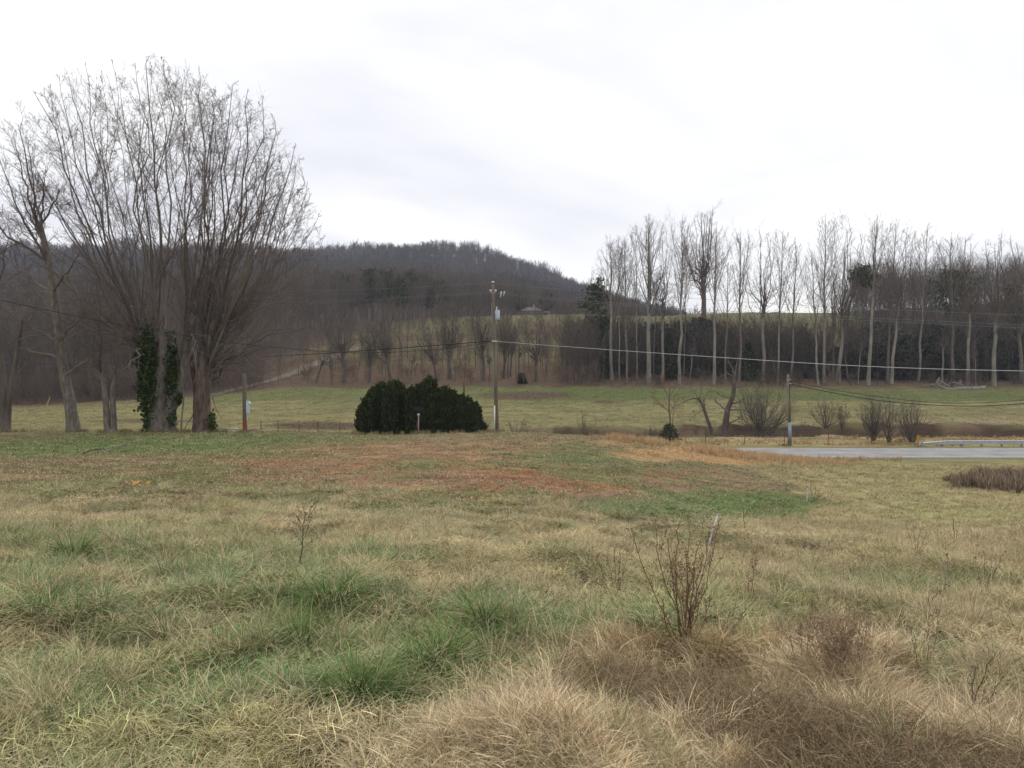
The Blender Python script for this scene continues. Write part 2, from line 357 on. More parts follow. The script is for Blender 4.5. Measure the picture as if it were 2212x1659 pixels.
def spline(pts, n):
    pts = np.asarray(pts, float); m = len(pts); t = np.linspace(0, m - 1, n); i = np.minimum(t.astype(int), m - 2); f = (t - i)[:, None]
    p0 = pts[np.maximum(i - 1, 0)]; p1 = pts[i]; p2 = pts[i + 1]; p3 = pts[np.minimum(i + 2, m - 1)]
    return 0.5 * (2 * p1 + (p2 - p0) * f + (2 * p0 - 5 * p1 + 4 * p2 - p3) * f ** 2 + (3 * p1 - p0 - 3 * p2 + p3) * f ** 3)

# ------------------------------------------------------------------ materials
def mat(name, col, rough=0.85, var=0.0, scale=5.0, metal=0.0, bump=0.0, col2=None, stretch=None, spec=0.2):
    m = bpy.data.materials.new(name); m.use_nodes = True; nt = m.node_tree; b = nt.nodes['Principled BSDF']
    b.inputs['Roughness'].default_value = rough; b.inputs['Metallic'].default_value = metal
    b.inputs['Specular IOR Level'].default_value = spec
    if var > 0 or col2 is not None:
        tc = N(nt, 'ShaderNodeTexCoord'); mp = N(nt, 'ShaderNodeMapping'); nz = N(nt, 'ShaderNodeTexNoise')
        nz.inputs['Scale'].default_value = scale; nz.inputs['Detail'].default_value = 4
        if stretch: mp.inputs['Scale'].default_value = stretch
        nt.links.new(tc.outputs['Object'], mp.inputs[0]); nt.links.new(mp.outputs[0], nz.inputs['Vector'])
        r = N(nt, 'ShaderNodeValToRGB'); nt.links.new(nz.outputs['Fac'], r.inputs[0])
        c1 = np.array(col); c2 = np.array(col2) if col2 is not None else c1 * (1 + var); c0 = c1 if col2 is not None else c1 * (1 - var)
        r.color_ramp.elements[0].position = .35; r.color_ramp.elements[1].position = .65
        r.color_ramp.elements[0].color = (*c0, 1); r.color_ramp.elements[1].color = (*c2, 1)
        nt.links.new(r.outputs[0], b.inputs['Base Color'])
        if bump > 0:
            bp = N(nt, 'ShaderNodeBump'); bp.inputs['Strength'].default_value = bump; bp.inputs['Distance'].default_value = 0.05
            nt.links.new(nz.outputs['Fac'], bp.inputs['Height']); nt.links.new(bp.outputs[0], b.inputs['Normal'])
    else: b.inputs['Base Color'].default_value = (*col, 1)
    return m
def twig_mat(name, c1, c2):
    m = bpy.data.materials.new(name); m.use_nodes = True; nt = m.node_tree; b = nt.nodes['Principled BSDF']
    b.inputs['Roughness'].default_value = .9; b.inputs['Specular IOR Level'].default_value = .1
    a = N(nt, 'ShaderNodeAttribute'); a.attribute_name = 'rnd'; r = N(nt, 'ShaderNodeValToRGB')
    r.color_ramp.elements[0].color = (*c1, 1); r.color_ramp.elements[1].color = (*c2, 1)
    nt.links.new(a.outputs['Fac'], r.inputs[0]); nt.links.new(r.outputs[0], b.inputs['Base Color'])
    return m
def tint_mat(name, tan=(.45, .36, .21), tanfrac=0.2, trans=0.0):
    """colour from the scatter point's tint, blade to blade variation from the mesh attribute rnd"""
    m = bpy.data.materials.new(name); m.use_nodes = True; nt = m.node_tree; b = nt.nodes['Principled BSDF']; L = nt.links.new
    b.inputs['Roughness'].default_value = .75; b.inputs['Specular IOR Level'].default_value = .15
    a = N(nt, 'ShaderNodeAttribute'); a.attribute_type = 'INSTANCER'; a.attribute_name = 'tint'
    v = N(nt, 'ShaderNodeAttribute'); v.attribute_name = 'rnd'
    mr = N(nt, 'ShaderNodeMapRange'); L(v.outputs['Fac'], mr.inputs[0]); mr.inputs[3].default_value = .38; mr.inputs[4].default_value = 1.55
    hs = N(nt, 'ShaderNodeHueSaturation'); L(a.outputs['Color'], hs.inputs['Color']); L(mr.outputs[0], hs.inputs['Value'])
    gt = N(nt, 'ShaderNodeMath', operation='LESS_THAN'); mul = N(nt, 'ShaderNodeMath', operation='MULTIPLY'); mul.inputs[1].default_value = 7.31
    fr = N(nt, 'ShaderNodeMath', operation='FRACT'); L(v.outputs['Fac'], mul.inputs[0]); L(mul.outputs[0], fr.inputs[0]); L(fr.outputs[0], gt.inputs[0]); gt.inputs[1].default_value = tanfrac
    mx = N(nt, 'ShaderNodeMix', data_type='RGBA'); L(gt.outputs[0], mx.inputs[0]); L(hs.outputs[0], mx.inputs[6]); mx.inputs[7].default_value = (*tan, 1)
    L(mx.outputs[2], b.inputs['Base Color'])
    return m
M = {}
M['bark_grey'] = mat('grey bark', (.10, .082, .068), .95, col2=(.19, .165, .14), scale=6, bump=.6, stretch=(1, 1, .35))
M['bark_brown'] = mat('brown flaky bark', (.075, .048, .038), .95, col2=(.17, .125, .10), scale=5, bump=.8, stretch=(1, 1, .3))
M['bark_pale'] = mat('pale poplar bark', (.16, .148, .122), .95, col2=(.27, .25, .21), scale=1.6, bump=.2, stretch=(1, 1, .25))
M['bark_mid'] = mat('dull brown grey bark', (.075, .062, .052), .95, col2=(.14, .12, .10), scale=2.5, bump=.3, stretch=(1, 1, .3))
M['twig_grey'] = twig_mat('grey twigs', (.10, .08, .07), (.19, .155, .13))
M['twig_poplar'] = twig_mat('brown grey poplar twigs', (.09, .07, .058), (.17, .135, .11))
M['twig_dark'] = twig_mat('dark twigs', (.075, .062, .052), (.13, .105, .085))
M['twig_red'] = twig_mat('reddish twigs', (.13, .075, .055), (.23, .14, .10))
M['wood_mass'] = tint_mat('bare wood mass', (.16, .13, .11), .18)
M['grass'] = tint_mat('grass blades', (.50, .40, .24), .26)
M['drygrass'] = tint_mat('dry grass blades', (.36, .275, .16), .2)
M['leafmass'] = tint_mat('evergreen leaves', (.10, .09, .04), .06)

# ------------------------------------------------------------------ ground
def build_ground():
    nx, ny = 440, 720
    u = np.linspace(-math.asinh(1500 / 6.0), math.asinh(1500 / 6.0), nx); xs = 6 * np.sinh(u)
    v = np.linspace(-math.asinh(9), math.asinh(1880 / 5.0), ny); ys = 3 + 5 * np.sinh(v)
    X, Y = np.meshgrid(xs, ys); x = X.ravel(); y = Y.ravel(); z = terrain(x, y)
    i, j = np.meshgrid(np.arange(ny - 1), np.arange(nx - 1), indexing='ij'); a = i * nx + j
    Fq = np.stack([a, a + 1, a + nx + 1, a + nx], -1).reshape(-1, 4)
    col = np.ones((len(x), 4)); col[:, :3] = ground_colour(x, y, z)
    p, r = proj(x, y, z)
    m = bpy.data.materials.new('turf and soil'); m.use_nodes = True; nt = m.node_tree; L = nt.links.new; b = nt.nodes['Principled BSDF']
    b.inputs['Roughness'].default_value = .95; b.inputs['Specular IOR Level'].default_value = .08
    at = N(nt, 'ShaderNodeAttribute'); at.attribute_name = 'ground_col'
    tc = N(nt, 'ShaderNodeTexCoord'); mp = N(nt, 'ShaderNodeMapping'); mp.inputs['Scale'].default_value = (1, 1, 1); L(tc.outputs['Object'], mp.inputs[0])
    n1 = N(nt, 'ShaderNodeTexNoise'); n1.inputs['Scale'].default_value = 9; n1.inputs['Detail'].default_value = 6; n1.inputs['Roughness'].default_value = .75; L(mp.outputs[0], n1.inputs['Vector'])
    n2 = N(nt, 'ShaderNodeTexNoise'); n2.inputs['Scale'].default_value = .9; n2.inputs['Detail'].default_value = 8; n2.inputs['Roughness'].default_value = .7
    mp2 = N(nt, 'ShaderNodeMapping'); mp2.inputs['Scale'].default_value = (.45, 1.3, 1); L(tc.outputs['Object'], mp2.inputs[0]); L(mp2.outputs[0], n2.inputs['Vector'])
    def mr(src, a0, a1, b0, b1):
        q = N(nt, 'ShaderNodeMapRange'); L(src, q.inputs[0]); q.inputs[1].default_value = a0; q.inputs[2].default_value = a1; q.inputs[3].default_value = b0; q.inputs[4].default_value = b1; return q.outputs[0]
    v1 = mr(n1.outputs['Fac'], .3, .7, .62, 1.38); v2 = mr(n2.outputs['Fac'], .3, .7, .72, 1.28)
    mu = N(nt, 'ShaderNodeMath', operation='MULTIPLY'); L(v1, mu.inputs[0]); L(v2, mu.inputs[1])
    hs = N(nt, 'ShaderNodeHueSaturation'); L(at.outputs['Color'], hs.inputs['Color']); L(mu.outputs[0], hs.inputs['Value'])
    L(mr(n2.outputs['Fac'], .3, .7, .485, .515), hs.inputs['Hue']); L(hs.outputs[0], b.inputs['Base Color'])
    bp = N(nt, 'ShaderNodeBump'); bp.inputs['Strength'].default_value = .7; bp.inputs['Distance'].default_value = .08; L(n1.outputs['Fac'], bp.inputs['Height']); L(bp.outputs[0], b.inputs['Normal'])
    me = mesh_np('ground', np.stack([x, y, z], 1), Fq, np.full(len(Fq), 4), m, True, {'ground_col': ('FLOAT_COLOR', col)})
    tag(add('ground', me), kind='structure')
build_ground()

# ------------------------------------------------------------------ scatter by geometry nodes
PROTO = {}
def proto_collection(name, meshes):
    c = bpy.data.collections.new(name)
    for k, me in enumerate(meshes):
        o = bpy.data.objects.new(f'{name}_{k:02d}', me); c.objects.link(o)
    PROTO[name] = (c, len(meshes)); return c
def scatter(name, coll, P, scale, rot, tint, rng, label=None, cat=None, scale_z=None, parent=None):
    c, n = PROTO[coll]; k = len(P)
    sc = np.repeat(np.asarray(scale, float).reshape(-1, 1), 3, 1) if np.ndim(scale) == 1 else np.asarray(scale)
    if scale_z is not None: sc[:, 2] *= scale_z
    me = bpy.data.meshes.new(name); me.vertices.add(k); me.vertices.foreach_set('co', np.ascontiguousarray(P, np.float32).ravel())
    tn = np.ones((k, 4)); tn[:, :3] = tint
    for nme, typ, key, data in (('idx', 'INT', 'value', rng.integers(0, n, k)), ('rot', 'FLOAT_VECTOR', 'vector', rot), ('scl', 'FLOAT_VECTOR', 'vector', sc), ('tint', 'FLOAT_COLOR', 'color', tn)):
        a = me.attributes.new(nme, typ, 'POINT'); a.data.foreach_set(key, np.ascontiguousarray(data).astype(np.int32 if typ == 'INT' else np.float32).ravel())
    o = add(name, me, parent)
    if parent is None: tag(o, label, cat, kind='stuff')
    g = bpy.data.node_groups.new(name + '_nodes', 'GeometryNodeTree')
    g.interface.new_socket('Geometry', in_out='INPUT', socket_type='NodeSocketGeometry'); g.interface.new_socket('Geometry', in_out='OUTPUT', socket_type='NodeSocketGeometry')
    gi = N(g, 'NodeGroupInput'); go = N(g, 'NodeGroupOutput'); ip = N(g, 'GeometryNodeInstanceOnPoints'); ci = N(g, 'GeometryNodeCollectionInfo')
    ci.inputs['Collection'].default_value = c; ci.inputs['Separate Children'].default_value = True; ci.inputs['Reset Children'].default_value = True
    def na(nm, dt):
        q = N(g, 'GeometryNodeInputNamedAttribute'); q.data_type = dt; q.inputs['Name'].default_value = nm
        return [s for s in q.outputs if s.enabled and s.name == 'Attribute'][0]
    L = g.links.new
    L(gi.outputs[0], ip.inputs['Points']); L(ci.outputs[0], ip.inputs['Instance']); ip.inputs['Pick Instance'].default_value = True
    L(na('idx', 'INT'), ip.inputs['Instance Index']); L(na('rot', 'FLOAT_VECTOR'), ip.inputs['Rotation']); L(na('scl', 'FLOAT_VECTOR'), ip.inputs['Scale'])
    L(ip.outputs[0], go.inputs[0])
    md = o.modifiers.new('scatter', 'NODES'); md.node_group = g
    return o

# ---- grass clump prototypes
def blades(rng, n, spread, length, lean, curl, width, seg=4, wild=0.0, flat=0.0):
    """(n) ribbons; lean = angle from vertical at the root, curl = extra bend to the tip"""
    a = rng.random(n) * 2 * pi; rr = np.sqrt(rng.random(n)) * spread
    base = np.stack([np.cos(a) * rr, np.sin(a) * rr, np.zeros(n)], 1)
    az = a + rng.normal(0, .8 + wild, n); L = length * (0.55 + .75 * rng.random(n))
    th = np.abs(lean * (0.35 + 1.1 * rr / max(spread, 1e-3)) * (.5 + rng.random(n))).clip(0, 1.5 if flat == 0 else 1.62)
    if flat > 0: th = np.clip(1.25 + rng.normal(0, .25, n), .6, 1.6)
    cu = curl * (.4 + 1.1 * rng.random(n)); P = np.empty((n, seg + 1, 3)); P[:, 0] = base; p = base.copy()
    if flat > 0: p[:, 2] += rng.random(n) * flat; P[:, 0] = p
    azs = az.copy()
    for s in range(1, seg + 1):
        t = th + cu * (s - .5) / seg; azs = azs + rng.normal(0, wild * .45, n)
        d = np.stack([np.sin(t) * np.cos(azs), np.sin(t) * np.sin(azs), np.cos(t)], 1); p = p + d * (L / seg)[:, None]; P[:, s] = p
    P[:, :, 2] = np.maximum(P[:, :, 2], .004)
    side = np.stack([-np.sin(az), np.cos(az), rng.normal(0, .5, n)], 1); side = unit(side)
    w = (width * (.6 + .8 * rng.random(n)))[:, None] * np.array([.7, 1, .9, .6, .12] if seg == 4 else [.8, 1, .7, .1])[None, :seg + 1]
    V = np.stack([P - side[:, None] * w[..., None] / 2, P + side[:, None] * w[..., None] / 2], 2).reshape(n, -1, 3)
    q = np.array([[2 * i, 2 * i + 1, 2 * i + 3, 2 * i + 2] for i in range(seg)])
    Fq = (q[None] + (np.arange(n) * 2 * (seg + 1))[:, None, None]).reshape(-1, 4)
    rnd = np.repeat(rng.random(n), 2 * (seg + 1))
    return V.reshape(-1, 3), Fq, rnd
def clump(name, parts, m):
    V = []; Fq = []; R = []; n = 0
    for v, f, r in parts: V.append(v); Fq.append(f + n); R.append(r); n += len(v)
    V = np.concatenate(V); Fq = np.concatenate(Fq)
    return mesh_np(name, V, Fq, np.full(len(Fq), 4), m, True, {'rnd': ('FLOAT', np.concatenate(R))})
g = np.random.default_rng(11)
proto_collection('fescue', [clump('fescue', [blades(g, 110, .09, .31, .7, 1.2, .0052), blades(g, 70, .16, .18, .9, .9, .0042, wild=.4), blades(g, 9, .05, .42, .3, .5, .0030, wild=.3)], M['grass']) for _ in range(5)])
proto_collection('drybunch', [clump('drybunch', [blades(g, 170, .11, .24, .5, 1.0, .0027, wild=.3), blades(g, 60, .18, .17, 1.1, .4, .0027, wild=.8), blades(g, 8, .06, .40, .25, .5, .0035, wild=.3)], M['drygrass']) for _ in range(5)])
proto_collection('thatch', [clump('thatch', [blades(g, 90, .24, .14, 1.2, .4, .0034, wild=.6, flat=.05), blades(g, 90, .22, .12, .8, .9, .0034, wild=.5), blades(g, 8, .2, .07, .9, .6, .012)], M['grass']) for _ in range(6)])
proto_collection('tangle', [clump('tangle', [blades(g, 150, .24, .20, 1.0, .7, .0026, wild=1.4, flat=.10), blades(g, 100, .20, .13, .7, .7, .0024, wild=1.6), blades(g, 10, .2, .36, .6, .6, .0032, wild=.6)], M['drygrass']) for _ in range(5)])
proto_collection('palebunch', [clump('palebunch', [blades(g, 190, .16, .25, .75, .9, .0026, wild=.7), blades(g, 70, .2, .16, .8, .6, .0024, wild=1.2)], M['drygrass']) for _ in range(5)])
proto_collection('midtuft', [clump('midtuft', [blades(g, 60, .3, .20, .7, .8, .009, seg=3, wild=.5)], M['grass']) for _ in range(5)])
proto_collection('stubble', [clump('stubble', [blades(g, 44, .38, .10, .9, .6, .014, seg=3, wild=.7)], M['grass']) for _ in range(5)])
proto_collection('sedge', [clump('sedge', [blades(g, 60, .16, .62, .22, .25, .014, seg=3, wild=.3)], M['grass']) for _ in range(4)])
proto_collection('pasture', [clump('pasture', [blades(g, 34, .7, .12, .9, .5, .045, seg=3, wild=.7)], M['grass']) for _ in range(4)])

def seed_stalks(g):
    V, Fq, r = blades(g, 7, .12, .52, .22, .25, .0035, wild=.2); n = 7; parts = [(V, Fq, r)]; tips = V.reshape(n, -1, 2, 3)[:, -1].mean(1); mids = V.reshape(n, -1, 2, 3)[:, -2].mean(1)
    for t_, m_ in zip(tips, mids):
        a, b, c = blades(g, 16, .012, .035, .5, .4, .005, wild=.4); k = np.repeat(g.random(16), 10)[:, None]; parts.append((a * [1, 1, 1] + t_ * k + (m_ * .6 + t_ * .4) * (1 - k), b, c))
    return clump('stalks', parts, M['drygrass'])
proto_collection('stalks', [seed_stalks(g) for _ in range(4)])
def area_points(rng, n, y0, y1, power=1.0, pad=40):
    """random points of the wedge of land between y0 and y1"""
    y = np.sqrt(y0 ** 2 + (y1 ** 2 - y0 ** 2) * rng.random(n) ** power)
    pxv = rng.uniform(-pad, 1024 + pad, n); x = (pxv - CX) / F * y
    if y0 < 10:        # carry the near grass on past both sides of the view
        ym = min(y1, 15); ne = int(n / ((1024 + 2 * pad) / F * (y1 ** 2 - y0 ** 2) / 2) * 5.0 * (ym - y0)); r2 = np.random.default_rng(n); ye = r2.uniform(y0, ym, ne)
        xe = ((512 + pad) / F * ye + r2.random(ne) * 2.5) * np.where(r2.random(ne) > .5, 1, -1); x = np.concatenate([x, xe]); y = np.concatenate([y, ye])
    return x, y
def rots(rng, n, tilt=.12): return np.stack([rng.normal(0, tilt, n), rng.normal(0, tilt, n), rng.random(n) * 2 * pi], 1)
def near_masks(x, y, z):
    p, r = proj(x, y, z)
    n1 = fbm(x * .35, y * .35, 21, 4)
    lim = np.interp(p, [0, 300, 560, 700, 810, 860], [500, 512, 522, 545, 512, 470])
    mown = (1 - sstep(-12, 14, r - lim + (fbm(x * 1.1, y * 1.1, 22, 3) - .5) * 60)) * (1 - sstep(-14, 14, p - np.interp(r, [440, 465, 505, 560], [640, 745, 830, 840]) + (n1 - .5) * 60))
    # tangled dead brush in the lower right
    w_ = (n1 - .5) * 34; band = r - (664 + (p - 560) * .19) + w_
    tang = sstep(-14, 6, band) * sstep(535, 600, p + w_ + (r - 690) * 1.1); tang = np.maximum(tang, sstep(-10, 10, r - np.interp(p, [380, 430, 560, 620], [800, 745, 690, 672]) + w_) * sstep(370, 420, p))
    tang = np.maximum(tang, ell(p, r, 845, 662, 62, 34, .4))
    tang = np.maximum(tang, ell(p, r, 690, 650, 110, 16, .4) * .7) * (1 - .85 * ell(p, r, 1010, 690, 90, 30, .4))
    return p, r, n1, mown, tang
FTAN = rgb(.56, .455, .27); FGREY = rgb(.50, .41, .285); FGREEN = rgb(.095, .185, .045); FOL = rgb(.33, .335, .14); FBLUE = rgb(.155, .26, .12)
GREEN_SPOTS = [(355, 690, 75, 30), (440, 655, 75, 30), (300, 640, 80, 26), (490, 625, 55, 28), (320, 600, 90, 20), (545, 640, 50, 35), (255, 565, 70, 16), (75, 548, 80, 14), (180, 585, 60, 14),
               (30, 585, 50, 18), (60, 610, 70, 14), (120, 640, 60, 20), (200, 690, 60, 30), (130, 560, 80, 12), (380, 560, 60, 8), (655, 627, 28, 12), (905, 658, 45, 18), (40, 700, 80, 35),
               (640, 512, 70, 6), (770, 510, 80, 11), (860, 585, 60, 12), (960, 590, 70, 12)]
def near_tint(rng, x, y, z, p, r, kind):
    k = len(x); n2 = fbm(x * 1.1, y * 1.1, 91, 3); n3 = fbm(x * .5, y * .5, 92, 3)
    gs = np.zeros(k)
    for cx, cy, rx, ry in GREEN_SPOTS: gs = np.maximum(gs, ell(p, r, cx, cy, rx, ry, .5, n2))
    c = np.tile(FOL, (k, 1)); c = lerp(c, FTAN, sstep(.40, .60, n3) * .85)
    c = lerp(c, rgb(.40, .39, .17), ell(p, r, 60, 740, 230, 70, .6, n2) * .8); c = lerp(c, FTAN * rgb(1.05, .98, .92), sstep(500, 540, r) * (1 - sstep(575, 610, r)) * .45)
    c = lerp(c, FTAN * rgb(1, .93, .86), sstep(820, 1000, p) * sstep(560, 640, r) * .4)
    gsel = np.clip(gs * 1.1 + sstep(.5, .66, n2) * np.where(p < 560, .7, .5), 0, 1)
    c = lerp(c, np.where((rng.random(k) > .6)[:, None], FBLUE, FGREEN), gsel * (.85 if kind != 'thatch' else .6))
    n7_ = fbm(x * 2.4, y * 2.4, 98, 2); c = lerp(c, rgb(.36, .25, .14), sstep(.70, .8, n7_) * .4); return c * rng.uniform(.62, 1.35, (k, 1)) * (.8 + .45 * n7_)[:, None], gs
def near_grass():
    rng = np.random.default_rng(23)
    def base(n, y0, y1, pw=1.0):
        x, y = area_points(rng, n, y0, y1, pw); z = terrain(x, y); return (x, y, z) + near_masks(x, y, z)
    # matted thatch
    x, y, z, p, r, n1, mown, tang = base(11000, 2.6, 21, 1.2)
    keep = (rng.random(len(x)) > mown) & (rng.random(len(x)) > tang * .85); x, y, z, p, r = [q[keep] for q in (x, y, z, p, r)]
    c, gs = near_tint(rng, x, y, z, p, r, 'thatch')
    scatter('matted_grass', 'thatch', np.stack([x, y, z], 1), rng.uniform(.75, 1.25, len(x)), rots(rng, len(x)), c, rng, 'matted olive and tan grass lying over the near slope', 'grass')
    # dry bunches
    x, y, z, p, r, n1, mown, tang = base(5200, 2.6, 24, 1.2); n4 = fbm(x * .8, y * .8, 77, 3)
    keep = (rng.random(len(x)) > mown) & (rng.random(len(x)) > tang * .93) & (n4 > .51) & ((rng.random(len(x)) > .35) | (p > 560)); x, y, z, p, r, tang = [q[keep] for q in (x, y, z, p, r, tang)]
    c = np.tile(FTAN, (len(x), 1)) * rng.uniform(.7, 1.25, (len(x), 1)); c = lerp(c, FGREY, rng.random(len(x)) * .7); c = lerp(c, FOL, (rng.random(len(x)) > .7) * .7)
    scatter('dry_grass_bunches', 'drybunch', np.stack([x, y, z], 1), rng.uniform(.5, 1.05, len(x)), rots(rng, len(x), .2), c, rng, 'bleached dry grass bunches standing on the near slope', 'grass')
    # green tufts
    x, y, z, p, r, n1, mown, tang = base(12000, 2.8, 22, 1.0); c, gs = near_tint(rng, x, y, z, p, r, 'g')
    n9 = fbm(x * 1.6, y * 1.6, 94, 3); keep = (rng.random(len(x)) > mown * .7) & (rng.random(len(x)) > tang * .93) & (rng.random(len(x)) < gs * .5 + .05 + np.where(p < 570, .42, .28) * (n9 > .53)); x, y, z, c = x[keep], y[keep], z[keep], c[keep]
    c = lerp(c, np.where((rng.random(len(c)) > .5)[:, None], FGREEN * rgb(1.15, 1.1, 1), FBLUE), .35 + .5 * gs[keep])
    scatter('green_grass_tufts', 'fescue', np.stack([x, y, z], 1), rng.uniform(.4, .95, len(x)), rots(rng, len(x)), c, rng, 'green fescue tufts scattered among the dry grass', 'grass')
    x, y, z, p, r, n1, mown, tang = base(2200, 3.5, 22, .9); n4 = fbm(x * .6, y * .6, 177, 3); keep = (rng.random(len(x)) > mown) & (tang < .5) & (rng.random(len(x)) < np.where(p > 560, .7, .25) * sstep(.42, .6, n4)); x, y, z = x[keep], y[keep], z[keep]
    c = np.tile(rgb(.46, .34, .21), (len(x), 1)) * rng.uniform(.5, 1.2, (len(x), 1))
    scatter('seed_stalks', 'stalks', np.stack([x, y, z], 1), rng.uniform(.45, 1.0, len(x)), rots(rng, len(x), .15), c, rng, 'thin dried seed stalks standing above the grass on the near slope', 'seed stalks')
    # tangled brush
    x, y, z, p, r, n1, mown, tang = base(7500, 2.6, 9, 1.0); keep = rng.random(len(x)) < tang; x, y, z, p, r, n1 = [q[keep] for q in (x, y, z, p, r, n1)]
    w_ = (n1 - .5) * 40; dk = sstep(-6, 8, r - (672 + (p - 560) * .19) + w_) * (1 - sstep(-14, 16, r - np.interp(p, [540, 600, 700, 800, 860], [690, 705, 738, 768, 900]) + w_)); pale = np.clip(1 - dk, 0, 1); pale *= 1 - .5 * ell(p, r, 845, 665, 60, 30, .4)
    n8 = fbm(x * 1.4, y * 1.4, 96, 3); pale = np.clip(pale * (.55 + .9 * sstep(.4, .6, n8)), 0, 1); c = np.tile(rgb(.21, .16, .105), (len(x), 1)); c = lerp(c, rgb(.68, .56, .38), pale * .92 + (rng.random(len(x)) > .72) * .35 * (1 - pale)); c = c * rng.uniform(.75, 1.2, (len(x), 1))
    dkm = pale < .45; x1, y1, z1, c1 = x[dkm], y[dkm], z[dkm], np.tile(rgb(.175, .125, .068), (dkm.sum(), 1)) * rng.uniform(.6, 1.5, (dkm.sum(), 1))
    scatter('dead_stem_tangle', 'tangle', np.stack([x1, y1, z1], 1), rng.uniform(.6, 1.0, len(x1)), rots(rng, len(x1), .25), c1, rng, 'grey brown tangle of dead stems in the lower right foreground', 'dead brush')
    x, y, z, c, r, p, n8 = [q[~dkm] for q in (x, y, z, c, r, p, n8)]; c = np.tile(rgb(.80, .64, .41), (len(x), 1)); c = lerp(c, rgb(.60, .43, .24), ell(p, r, 690, 650, 130, 22, .5) * .8); c = lerp(c, rgb(.30, .23, .15), (rng.random(len(x)) > .82) * .8) * rng.uniform(.7, 1.2, (len(x), 1))
    scatter('pale_dead_grass', 'palebunch', np.stack([x, y, z - .02], 1), rng.uniform(.5, 1.05, len(x)) * (.8 + .4 * sstep(.4, .65, n8)), rots(rng, len(x), .3), c, rng, 'pale bleached dead grass heaped at the bottom centre of the photo', 'dead grass')
    # middle distance
    x, y, z, p, r, n1, mown, tang = base(17000, 17, 66, 1.0); keep = rng.random(len(x)) > mown * .93; keep &= ~((y > 64.5))
    x, y, z, p, r = [q[keep] for q in (x, y, z, p, r)]
    nt_ = fbm(x * .7, y * .7, 123, 3); c = ground_colour(x, y, z) * rng.uniform(.65, 1.5, (len(x), 1)) * 1.12; c = lerp(c, FTAN * .95, (rng.random(len(x)) > .8) * .6); c = lerp(c, rgb(.10, .13, .045), sstep(.55, .66, nt_) * .6); c = lerp(c, rgb(.36, .27, .16), sstep(.56, .68, 1 - nt_) * .6); sz = .75 + .02 * y
    scatter('slope_grass', 'midtuft', np.stack([x, y, z], 1), rng.uniform(.6, 1.15, len(x)) * sz * .62, rots(rng, len(x)), c, rng, 'yellowing unmown grass running down to the road', 'grass')
    x, y, z, p, r, n1, mown, tang = base(24000, 15, 65, 1.0); keep = rng.random(len(x)) < mown; x, y, z, p, r = [q[keep] for q in (x, y, z, p, r)]
    c = ground_colour(x, y, z) * rng.uniform(.62, 1.45, (len(x), 1)) * 1.12; c = lerp(c, rgb(.42, .33, .20), (rng.random(len(x)) > .84) * .6)
    scatter('straw_stubble', 'stubble', np.stack([x, y, z], 1), rng.uniform(.5, 1.0, len(x)), rots(rng, len(x)), c, rng, 'thin turf and straw mulch over the graded clay mound', 'straw')
    # broomsedge
    x, y = area_points(rng, 26000, 52, 72.5); z = terrain(x, y); p, r = proj(x, y, z); n1 = fbm(x * .35, y * .35, 21, 4)
    w = np.clip(ell(p, r, 755, 458, 125, 9, .7, n1) + ell(p, r, 655, 442, 70, 5, .7, n1) * .7, 0, 1); keep = rng.random(len(x)) < w * .38 * (.4 + fbm(x * .5, y * .5, 44, 3))
    x, y, z = x[keep], y[keep], z[keep]; c = np.tile(rgb(.50, .33, .18), (len(x), 1)) * rng.uniform(.7, 1.25, (len(x), 1))
    scatter('broomsedge', 'sedge', np.stack([x, y, z], 1), rng.uniform(.25, .75, len(x)), rots(rng, len(x)), c, rng, 'orange broomsedge standing along the near edge of the road', 'grass')
    x, y = area_points(rng, 3600, 85, 93); keep = x > 5; x, y = x[keep], y[keep]; n1 = fbm(x * .3, y * .6, 25, 3); keep = n1 > .47; x, y = x[keep], y[keep]; z = terrain(x, y)
    c = np.tile(rgb(.42, .26, .13), (len(x), 1)) * rng.uniform(.6, 1.2, (len(x), 1))
    scatter('bank_sedge', 'sedge', np.stack([x, y, z], 1), rng.uniform(.2, .5, len(x)), rots(rng, len(x)), c, rng, 'tawny dead grass between the road and the creek', 'grass')
    # purple-brown weeds
    x, y = area_points(rng, 9000, 36, 60, 1.0, 120); z = terrain(x, y); p, r = proj(x, y, z); n1 = fbm(x * .35, y * .35, 21, 4)
    keep = rng.random(len(x)) < ell(p, r, 1020, 484, 65, 9, .35, n1); x, y, z = x[keep], y[keep], z[keep]
    c = np.tile(rgb(.085, .05, .05), (len(x), 1)) * rng.uniform(.6, 1.5, (len(x), 1))
    scatter('dark_weed_patch', 'sedge', np.stack([x, y, z], 1), rng.uniform(.6, 1.0, len(x)), rots(rng, len(x)), c, rng, 'dark purplish patch of dead weeds in the field at the right edge', 'weeds')
    # pasture beyond the creek
    x, y = area_points(rng, 22000, 86, 160, 1.0); keep = ~((x > 0) & (y > 94) & (y < 103)); x, y = x[keep], y[keep]; z = terrain(x, y)
    c = ground_colour(x, y, z) * rng.uniform(.75, 1.3, (len(x), 1)) * 1.1
    scatter('pasture_grass', 'pasture', np.stack([x, y, z], 1), rng.uniform(.5, 1.0, len(x)), rots(rng, len(x)), c, rng, 'short yellow green pasture grass beyond the creek', 'grass')
near_grass()

